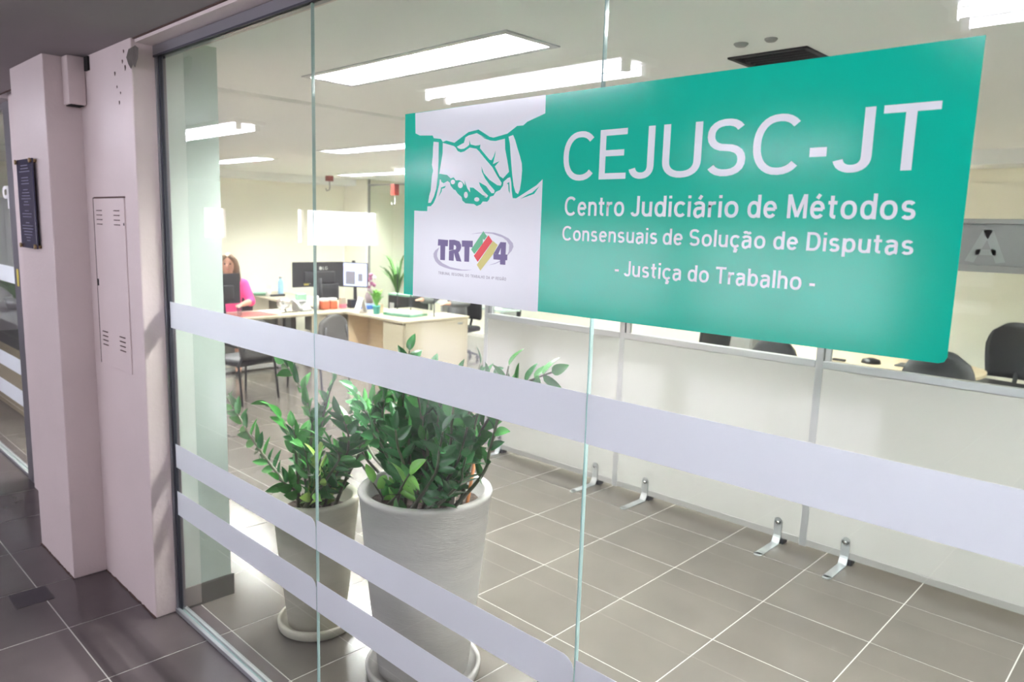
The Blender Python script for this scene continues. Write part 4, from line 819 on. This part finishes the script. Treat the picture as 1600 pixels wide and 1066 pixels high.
small('stapler', 'black stapler lying on the wall desk below the blue bottle', 'stapler', MB().box(-10.9, -10.86, 5.80, 6.05, .742, .775, .008), 'black')
small('blotter', 'maroon leather desk pad on the woman\'s desk', 'desk pad', B(-9.10, -8.66, 4.20, 4.72, .741, .746), 'darkred')
small('papers', 'loose white papers on the woman\'s desk behind the mesh globe', 'papers', B(-9.18, -8.92, 4.72, 4.95, .741, .748), 'white')
t = thing('drinking_glass', 'small clear drinking glass beside the woman\'s hand', 'glass', (-8.80, 4.27, .747))
MB().lathe([(0, 0), (.028, 0), (.035, .12), (.033, .12), (.026, .006), (0, .006)], n=20).make('bowl', glass_mat('tumbler_glass', (.85, .88, .90)), t, True)
t = thing('mesh_globe', 'round chrome wire mesh globe on the woman\'s desk', 'ornament', (-9.0, 4.98, .74))
b = MB()
for k in range(7):
    a = k * PI / 7
    b.tube([(.085 * math.cos(u) * math.cos(a), .085 * math.cos(u) * math.sin(a), .105 + .085 * math.sin(u)) for u in [2 * PI * q / 20 for q in range(21)]], .0028, 5, False)
for z in (-.05, 0, .05):
    r = math.sqrt(.085 ** 2 - z * z); b.tube([(r * math.cos(u), r * math.sin(u), .105 + z) for u in [2 * PI * q / 20 for q in range(21)]], .0028, 5, False)
b.make('wire_cage', 'chrome', t, True); MB().ball((0, 0, .105), .025, 10, 8).make('core', 'greymetal', t, True)
for k in range(3): a = k * 2.09; MB().tube([(.03 * math.cos(a), .03 * math.sin(a), .03), (.07 * math.cos(a), .07 * math.sin(a), .004)], .005, 6).make('leg', 'black', t)
t = thing('desk_telephone', 'dark grey desk telephone with handset, tilted on its stand', 'telephone', (-8.93, 5.22, .74), math.radians(10))
MB().prism([(-.10, 0), (.10, 0), (.10, .02), (-.02, .13), (-.06, .14), (-.10, .10)], 'y', -.09, .09).make('body', 'greymetal', t)
MB().tube([(.11, -.10, .03), (.05, -.11, .10), (-.03, -.11, .15), (-.10, -.10, .13)], [.022, .014, .014, .022], 8).make('handset', 'alulight', t, True)
MB().box(-.02, .03, -.05, .05, .115, .12).make('display', 'black', t)
MB().tube([(.10, -.10, .02), (.12, -.2, .012), (.06, -.3, .012), (.10, -.42, .012)], .006, 6).make('cord', 'black', t, True)
t = thing('card_holder', 'mint green document box with a black base beside the large monitor', 'box', (-9.20, 5.36, .74))
B(-.04, .04, -.07, .07, .02, .20, .004).make('body', 'mint', t); B(-.06, .06, -.09, .09, 0, .02, .003).make('base', 'black', t)
for k, (y, s) in enumerate([(5.56, 'terracotta red storage jar with white lid, left of two'), (5.69, 'terracotta red storage jar with white lid, right of two')]):
    t = thing('storage_jar', s, 'jar', (-8.93, y, .74), 0, 'terracotta jars on the desk corner')
    cushion(-.055, .055, -.058, .058, 0, .115, .012).make('body', 'terra', t, True)
    cushion(-.05, .05, -.055, .055, .112, .155, .014).make('lid', 'whiteplastic', t, True)
small('tissue_roll', 'white roll of paper behind the terracotta jars', 'paper roll', MB().lathe([(0, 0), (.04, 0), (.04, .16), (.03, .19), (0, .19)], (-8.96, 5.455, .742), 20), 'white', smooth=True)
t = thing('drink_carton', 'cream carton with pink lower label beside the jars', 'carton', (-8.93, 5.86, .74))
B(-.035, .035, -.04, .04, 0, .15, .003).make('body', 'wood', t); B(-.036, .036, -.041, .041, .005, .06, .002).make('label_band', 'pinkp', t)
small('pen_box', 'dark pen box behind the desk calendar', 'box', B(-8.95, -8.85, 5.95, 6.05, .741, .86, .004), 'black')
t = thing('desk_calendar', 'white tent desk calendar standing on the counter desk corner', 'calendar', (-8.40, 5.80, .74), math.radians(-15))
MB().prism([(-.065, 0), (-.06, 0), (.002, .19), (.065, 0), (.07, 0), (.004, .20), (-.002, .20)], 'x', -.10, .10).make('card', 'white', t)
for k in range(5): B(-.08, .08 - .03 * (k % 3), -.0008, .0008, 0, .004).xf(Matrix.Translation((0, -.0605 + .0127 * (k + 1) * .95, .028 * (k + 1) + .006)) @ Matrix.Rotation(math.radians(-18), 4, 'X')).make('print_line', 'pinkp', t)
small('pen_tray', 'blue clip tray behind the desk calendar', 'tray', cushion(-8.78, -8.60, 6.02, 6.20, .741, .80, .008), 'blue', smooth=True)
small('picture_frame', 'brown leather frame leaning beside the calendar', 'frame', B(-8.26, -8.16, 5.95, 6.0, .742, .86, .003), 'wood2')
def leafy(t, n, z0, h, spread, m, wd=.03, seed=1, c=(0, 0)):
    random.seed(seed)
    for k in range(n):
        a = random.uniform(0, 2 * PI); hh = h * random.uniform(.55, 1); s = spread * random.uniform(.35, 1)
        d = Vector((math.cos(a), math.sin(a), 0)); sd = Vector((-d.y, d.x, 0)); b = MB(); L_, R_ = [], []
        for i in range(6):
            u = i / 5; p = Vector((c[0], c[1], z0)) + d * s * u ** 1.3 + Vector((0, 0, hh * (1.5 * u - .75 * u * u) / .75)); w_ = wd * math.sin(PI * min(1, .08 + u * .92)) * .5 + .001
            L_.append(b.bm.verts.new(p + sd * w_)); R_.append(b.bm.verts.new(p - sd * w_))
        for i in range(5): b.bm.faces.new((L_[i], L_[i + 1], R_[i + 1], R_[i]))
        b.make('leaf', m, t, True)
t = thing('desk_plant', 'small leafy green plant in a turquoise pot on the counter desk', 'potted plant', (-8.12, 5.86, .74))
MB().lathe([(0, 0), (.04, 0), (.052, .10), (.055, .10), (.055, .115), (.05, .115), (.046, .09), (0, .09)], n=20).make('pot', 'teal', t, True)
leafy(t, 30, .09, .24, .17, 'leafl', .055, 4)
t = thing('paper_tray', 'green tinted clear tray of papers on the corner of the counter desk', 'tray', (-7.78, 6.08, .742), math.radians(12))
B(-.24, .24, -.17, .17, 0, .008, .002).make('base', 'tray', t)
B(-.24, .24, -.17, -.165, .008, .035).make('wall', 'tray', t); B(-.24, -.235, -.165, .17, .008, .035).make('wall', 'tray', t); B(.235, .24, -.165, .17, .008, .035).make('wall', 'tray', t)
for k in range(6): B(-.21 + .01 * (k % 3), .19, -.14, .13 - .01 * (k % 2), .009 + k * .008, .015 + k * .008).make('paper_sheet', 'white', t)
t = thing('table_screen', 'clear acrylic protective screen standing on the counter desk corner', 'screen', (-8.0, 6.0, .742))
B(-.25, .55, .30, .306, 0, .62).make('pane', 'pglass', t)
for x in (-.25, .05, .545): B(x, x + .006, .296, .310, 0, .62).make('edge', 'aludark', t)
small('white_sheet', 'white sheet of paper at the rear edge of the counter desk', 'paper', B(-7.7, -7.45, 6.45, 6.68, .741, .744), 'white')

# ------------------------------------------------------------------ glazed room and plants in the far corner
t = thing('glass_screen', 'tall clear glass screen between the corner column and the desks', 'screen', (-10.2, 7.8, 0))
B(-.85, .9, -.005, .005, .05, 2.6).make('pane', 'pglass', t); B(-.86, -.83, -.02, .02, 0, CZ).make('post', 'greymetal', t); B(.88, .91, -.02, .02, 0, CZ).make('post', 'greymetal', t); B(-.86, .91, -.02, .02, 2.6, 2.63).make('rail', 'greymetal', t)
t = thing('wall_cabinet', 'pale green overhead cabinet on the back wall behind the palm', 'cabinet', (-11.3, 9.12, 1.45))
B(-.55, 1.4, -.17, .17, 0, 1.0, .004).make('body', mat('pale_green_cabinet', (.60, .66, .48), .5), t)
for k in range(3):
    d = B(-.53 + k * .65, .10 + k * .65, -.185, -.17, .02, .98, .003).make('door', M['wall'], t); MB().ball((.05 + k * .65, -.195, .06), .014, 8, 6).make('knob', 'black', d)
tag(B(-11.5, -8.9, 9.20, 9.29, 1.22, 1.42).make('white_shelf', 'whiteplastic'), 'white shelf board under the pale green cabinet', 'shelf')
t = thing('palm_plant', 'feathery green palm in a dark pot in the far corner', 'potted plant', (-9.75, 7.45, .0))
MB().lathe([(0, 0), (.13, 0), (.17, .30), (.175, .32), (.15, .32), (.14, .28), (0, .28)], n=20).make('pot', 'black', t, True)
MB().box(-.22, .22, -.22, .22, .0, .01).make('mat', 'greymetal', t)
leafy(t, 26, .75, .72, .50, 'palm', .045, 9); MB().tube([(0, 0, .28), (0, 0, .8)], .03, 8).make('trunk', 'stem', t, True)
t = thing('flower_vase', 'vase of purple and white flowers beside the far palm', 'flower vase', (-9.50, 6.72, .0))
MB().tube([(0, 0, 0), (0, 0, .72)], .14, 20).make('stand', 'greymetal', t, True)
MB().lathe([(0, .72), (.05, .72), (.07, .82), (.04, .92), (.045, .95), (.03, .95), (0, .90)], n=18).make('vase', mat('grey_pink_vase', (.42, .33, .36), .4), t, True)
random.seed(5)
for k in range(16):
    a = random.uniform(0, 6.28); r = random.uniform(0, .09); MB().ball((r * math.cos(a), r * math.sin(a), random.uniform(.97, 1.17)), .03, 8, 6).make('blossom', 'purplefl' if k % 3 else 'whiteplastic', t, True)
t = thing('printer', 'dark grey printer on a low stand behind the counter desk', 'printer', (-9.05, 7.05, 0))
B(-.3, .3, -.12, .3, 0, .60, .01).make('stand', 'greymetal', t); cushion(-.26, .26, -.12, .28, .60, .86, .02).make('body', 'black', t, True); B(-.2, -.1, -.13, -.12, .64, .74).make('control_panel', 'whiteplastic', t); B(-.22, .22, -.14, .0, .86, .885).make('output_tray', 'mint', t)

# ------------------------------------------------------------------ what shows behind the far left glass
t = thing('reception_counter', 'dark topped beige counter behind the far left glass', 'counter', (-8.6, 2.1, 0))
B(-1.6, .75, -.35, .35, 0, .66, .005).make('front_panel', 'wood2', t); B(-1.65, .8, -.38, .38, .66, .90, .006).make('upper_panel', 'counter', t)
t = thing('leafy_plant', 'bushy pale green plant on the counter behind the far left glass', 'potted plant', (-9.45, 2.05, .90))
MB().lathe([(0, 0), (.09, 0), (.12, .12), (.11, .12), (0, .10)], n=16).make('pot', 'alulight', t, True)
leafy(t, 70, .08, .34, .34, 'palm', .07, 6)
t = thing('steel_locker', 'grey steel locker cabinet with orange labels behind the far left glass', 'cabinet', (-11.47, 2.35, 0), math.radians(90))
B(-.7, .7, -.25, .25, 0, 2.12, .005).make('body', 'cabinet', t)
for k in range(4):
    d = B(-.69 + k * .35, -.37 + k * .35, -.265, -.25, .05, 2.08, .004).make('door', 'cabinet', t); B(-.60 + k * .35, -.48 + k * .35, -.268, -.265, 1.42, 1.50).make('label', 'orange', d)
# ------------------------------------------------------------------ people
def body_mesh(joints, edges, radii, head=None, name='body', extra=None):
    """overlapping tapered limbs and joints; the voxel remesh fuses them into one continuous surface"""
    b = MB(); R2 = {k: (radii[k] if isinstance(radii[k], tuple) else (radii[k], radii[k])) for k in joints}
    for k, p in joints.items(): b.ball(p, 1.0, 16, 12, (R2[k][0], R2[k][1], min(R2[k])))
    for u, v in edges:
        P, Q = Vector(joints[u]), Vector(joints[v]); d = (Q - P).normalized()
        up = abs(d.z) > .75; rings = []
        A = Vector((1, 0, 0)) if up else d.cross(Vector((0, 0, 1))).normalized(); B_ = d.cross(A).normalized(); A = B_.cross(d).normalized()
        for i in range(5):
            t = i / 4; c = P.lerp(Q, t); rx = R2[u][0] * (1 - t) + R2[v][0] * t; ry = R2[u][1] * (1 - t) + R2[v][1] * t
            if not up: rx, ry = ((min(R2[u]) if R2[u][0] > .09 and R2[v][0] < R2[u][0] else R2[u][0]) * (1 - t) + R2[v][0] * t), (R2[u][1] * (1 - t) + R2[v][1] * t)
            rings.append([b.bm.verts.new(c + A * rx * math.cos(w) + B_ * ry * math.sin(w)) for w in [2 * PI * q / 16 for q in range(16)]])
        for r1, r2 in zip(rings, rings[1:]):
            for q in range(16): b.bm.faces.new((r1[q], r1[(q + 1) % 16], r2[(q + 1) % 16], r2[q]))
        b.bm.faces.new(rings[0][::-1]); b.bm.faces.new(rings[-1])
    if head: head(b)
    if extra: extra(b)
    return b
def remesh(o, vox):
    r = o.modifiers.new('remesh', 'REMESH'); r.mode = 'VOXEL'; r.voxel_size = vox; r.use_smooth_shade = True
    s_ = o.modifiers.new('smooth', 'SMOOTH'); s_.iterations = 5; s_.factor = .5
def seated(label, loc, rz, cloth, trousers, hair, hair_long, arms, feet, skirt=False, scale=1.0):
    """the figure faces -y in its own frame; hip at z .52"""
    t = thing('person', label, 'person', loc, rz)
    J = {'pelvis': (0, .02, .53), 'waist': (0, .03, .70), 'chest': (0, .02, .90), 'collar': (0, .02, 1.03), 'neck': (0, .0, 1.10), 'jaw': (0, -.015, 1.16)}
    R_ = {'pelvis': (.15, .12), 'waist': (.125, .10), 'chest': (.145, .105), 'collar': (.095, .07), 'neck': .052, 'jaw': .052}
    E_ = [('pelvis', 'waist'), ('waist', 'chest'), ('chest', 'collar'), ('collar', 'neck'), ('neck', 'jaw')]
    for s, q in ((1, 'l'), (-1, 'r')):
        elb, wri = arms[q]
        J['sho' + q] = (s * .165, .02, 1.00); R_['sho' + q] = .058; J['elb' + q] = elb; R_['elb' + q] = .042; J['wri' + q] = wri; R_['wri' + q] = .027
        d = (Vector(wri) - Vector(elb)).normalized(); pl = Vector(wri) + d * .045; J['pal' + q] = tuple(pl); R_['pal' + q] = (.034, .016)
        E_ += [('collar', 'sho' + q), ('sho' + q, 'elb' + q), ('elb' + q, 'wri' + q), ('wri' + q, 'pal' + q)]
        knee, ank, toe = feet[q]
        J['hip' + q] = (s * .09, -.03, .53); R_['hip' + q] = .092; J['kne' + q] = knee; R_['kne' + q] = .062; J['ank' + q] = ank; R_['ank' + q] = .038; J['toe' + q] = toe; R_['toe' + q] = .028
        E_ += [('pelvis', 'hip' + q), ('hip' + q, 'kne' + q), ('kne' + q, 'ank' + q), ('ank' + q, 'toe' + q)]
    hc = Vector((0, -.03, 1.245))
    def head(b):
        b.ball(hc, .098, 24, 18, (.80, .98, 1.18)); b.ball(hc + Vector((0, -.035, -.075)), .055, 16, 12, (.85, 1, .7))
        b.ball(hc + Vector((0, -.098, -.012)), .014, 10, 8, (.9, 1.2, 1.6))
        for s in (-1, 1): b.ball(hc + Vector((s * .080, .005, -.01)), .022, 10, 8, (.35, .7, 1.2))
    def hands(b):
        for s, q in ((1, 'l'), (-1, 'r')):
            elb, wri = map(Vector, arms[q]); d = (wri - elb).normalized(); up = Vector((0, 0, 1)); sd = d.cross(up).normalized(); pl = wri + d * .060
            for i, L_ in enumerate((.060, .070, .066, .052)):
                o_ = (i - 1.5) * .0165; b.tube([pl + sd * o_, pl + sd * o_ * 1.15 + d * L_ * .55 - up * .004, pl + sd * o_ * 1.15 + d * L_ - up * .020], [.0085, .008, .0065], 8)
            b.tube([wri + d * .03 + sd * s * .02, wri + d * .055 + sd * s * .045 - up * .004, wri + d * .085 + sd * s * .05 - up * .010], [.011, .0095, .0075], 8)
    b = body_mesh(J, E_, R_, head, extra=hands)
    o = b.make('body', 'skin', t, True); remesh(o, .0062)
    # clothes
    def shell(names, edges, grow_, nm, m, rad=None, vox=.013):
        j = {k: J[k] for k in names}; r = {k: tuple(x + grow_ for x in (R_[k] if isinstance(R_[k], tuple) else (R_[k], R_[k]))) for k in names}
        if rad: r.update(rad)
        c = body_mesh(j, edges, r, name=nm).make(nm, m, t, True); remesh(c, vox); return c
    for q in 'lr':     # sleeves stop above the wrist
        J['cuf' + q] = tuple(Vector(J['elb' + q]).lerp(Vector(J['wri' + q]), .05 if hair_long else .80)); R_['cuf' + q] = .046 if hair_long else .036
        J['shi' + q] = tuple(Vector(J['kne' + q]).lerp(Vector(J['ank' + q]), .25 if skirt else .9)); R_['shi' + q] = .07 if skirt else .052
    J['base'] = (0, -.0, 1.055); R_['base'] = (.070, .055)
    shell(['pelvis', 'waist', 'chest', 'collar', 'base', 'shol', 'elbl', 'cufl', 'shor', 'elbr', 'cufr'],
          [('pelvis', 'waist'), ('waist', 'chest'), ('chest', 'collar'), ('collar', 'base'), ('collar', 'shol'), ('shol', 'elbl'), ('elbl', 'cufl'), ('collar', 'shor'), ('shor', 'elbr'), ('elbr', 'cufr')], .014, 'blouse' if hair_long else 'jacket', cloth)
    shell(['pelvis', 'hipl', 'knel', 'shil', 'hipr', 'kner', 'shir'], [('pelvis', 'hipl'), ('hipl', 'knel'), ('knel', 'shil'), ('pelvis', 'hipr'), ('hipr', 'kner'), ('kner', 'shir')], .012, 'skirt' if skirt else 'trousers', trousers, rad={'pelvis': (.165, .135)})
    for q in 'lr':
        a_, b_ = Vector(feet[q][1]), Vector(feet[q][2]); s = MB().tube([a_ + Vector((0, .03, -.028)), (a_ + b_) / 2 + Vector((0, 0, -.02)), b_ + Vector((0, -.03, -.008))], [.040, .038, .024], 10)
        s.make('shoe', 'black', t, True)
    # hair: a cap, and long locks for the woman
    hb = MB(); hb.ball(hc + Vector((0, .022, .018)), .104, 20, 14, (.90, .95, 1.15))
    for v in list(hb.bm.verts):
        if v.co.y < hc.y - .030 and v.co.z < hc.z + .040: v.co.y = hc.y - .030 + (v.co.y - hc.y) * .10
    if hair_long:
        for s in (-1, 1):
            hb.tube([hc + Vector((s * .018, -.055, .108)), hc + Vector((s * .060, -.065, .078)), hc + Vector((s * .085, -.035, .035)), hc + Vector((s * .098, -.01, -.03)), hc + Vector((s * .105, .0, -.12)), hc + Vector((s * .115, .01, -.21)), hc + Vector((s * .12, .02, -.26))], [.026, .028, .034, .036, .038, .034, .012], 10)
        hb.tube([hc + Vector((0, .07, .04)), hc + Vector((0, .085, -.08)), hc + Vector((0, .085, -.2)), hc + Vector((0, .08, -.26))], [.07, .085, .08, .03], 12)
    h = hb.make('hair', hair, t, True); remesh(h, .010)
    for s in (-1, 1):
        e = MB().ball(hc + Vector((s * .031, -.088, .008)), .0105, 10, 8, (1.2, .6, .8)).make('eye', 'eye', t, True)
        MB().box(hc.x + s * .031 - .014, hc.x + s * .031 + .014, hc.y - .094, hc.y - .086, hc.z + .026, hc.z + .031, .001).make('eyebrow', hair, t)
    MB().ball(hc + Vector((0, -.092, -.058)), .018, 12, 8, (1.1, .5, .35)).make('lips', 'lips', t, True)
    t.scale = (scale,) * 3
    return t
seated('woman in a bright pink blouse with long brown hair, seated behind the left desk', (-9.38, 4.41, 0), math.radians(62), 'pink', 'navy', 'hair', True,
       {'l': ((.25, -.05, .80), (.16, -.27, .785)), 'r': ((-.26, -.05, .80), (-.13, -.28, .785))},
       {'l': ((.13, -.42, .52), (.11, -.46, .085), (.11, -.60, .035)), 'r': ((-.11, -.42, .52), (-.10, -.62, .085), (-.10, -.76, .035))}, True, 1.09)
seated('person in a grey jacket seated behind the counter desk, head hidden by the sign', (-8.02, 7.20, 0), math.radians(12), 'greycloth', 'navy', 'hairdark', False,
       {'l': ((.27, -.14, .80), (.18, -.42, .80)), 'r': ((-.25, -.20, .80), (-.20, -.50, .83))},
       {'l': ((.13, -.42, .52), (.11, -.42, .085), (.11, -.56, .035)), 'r': ((-.11, -.42, .52), (-.10, -.42, .085), (-.10, -.56, .035))}, False, 1.08)
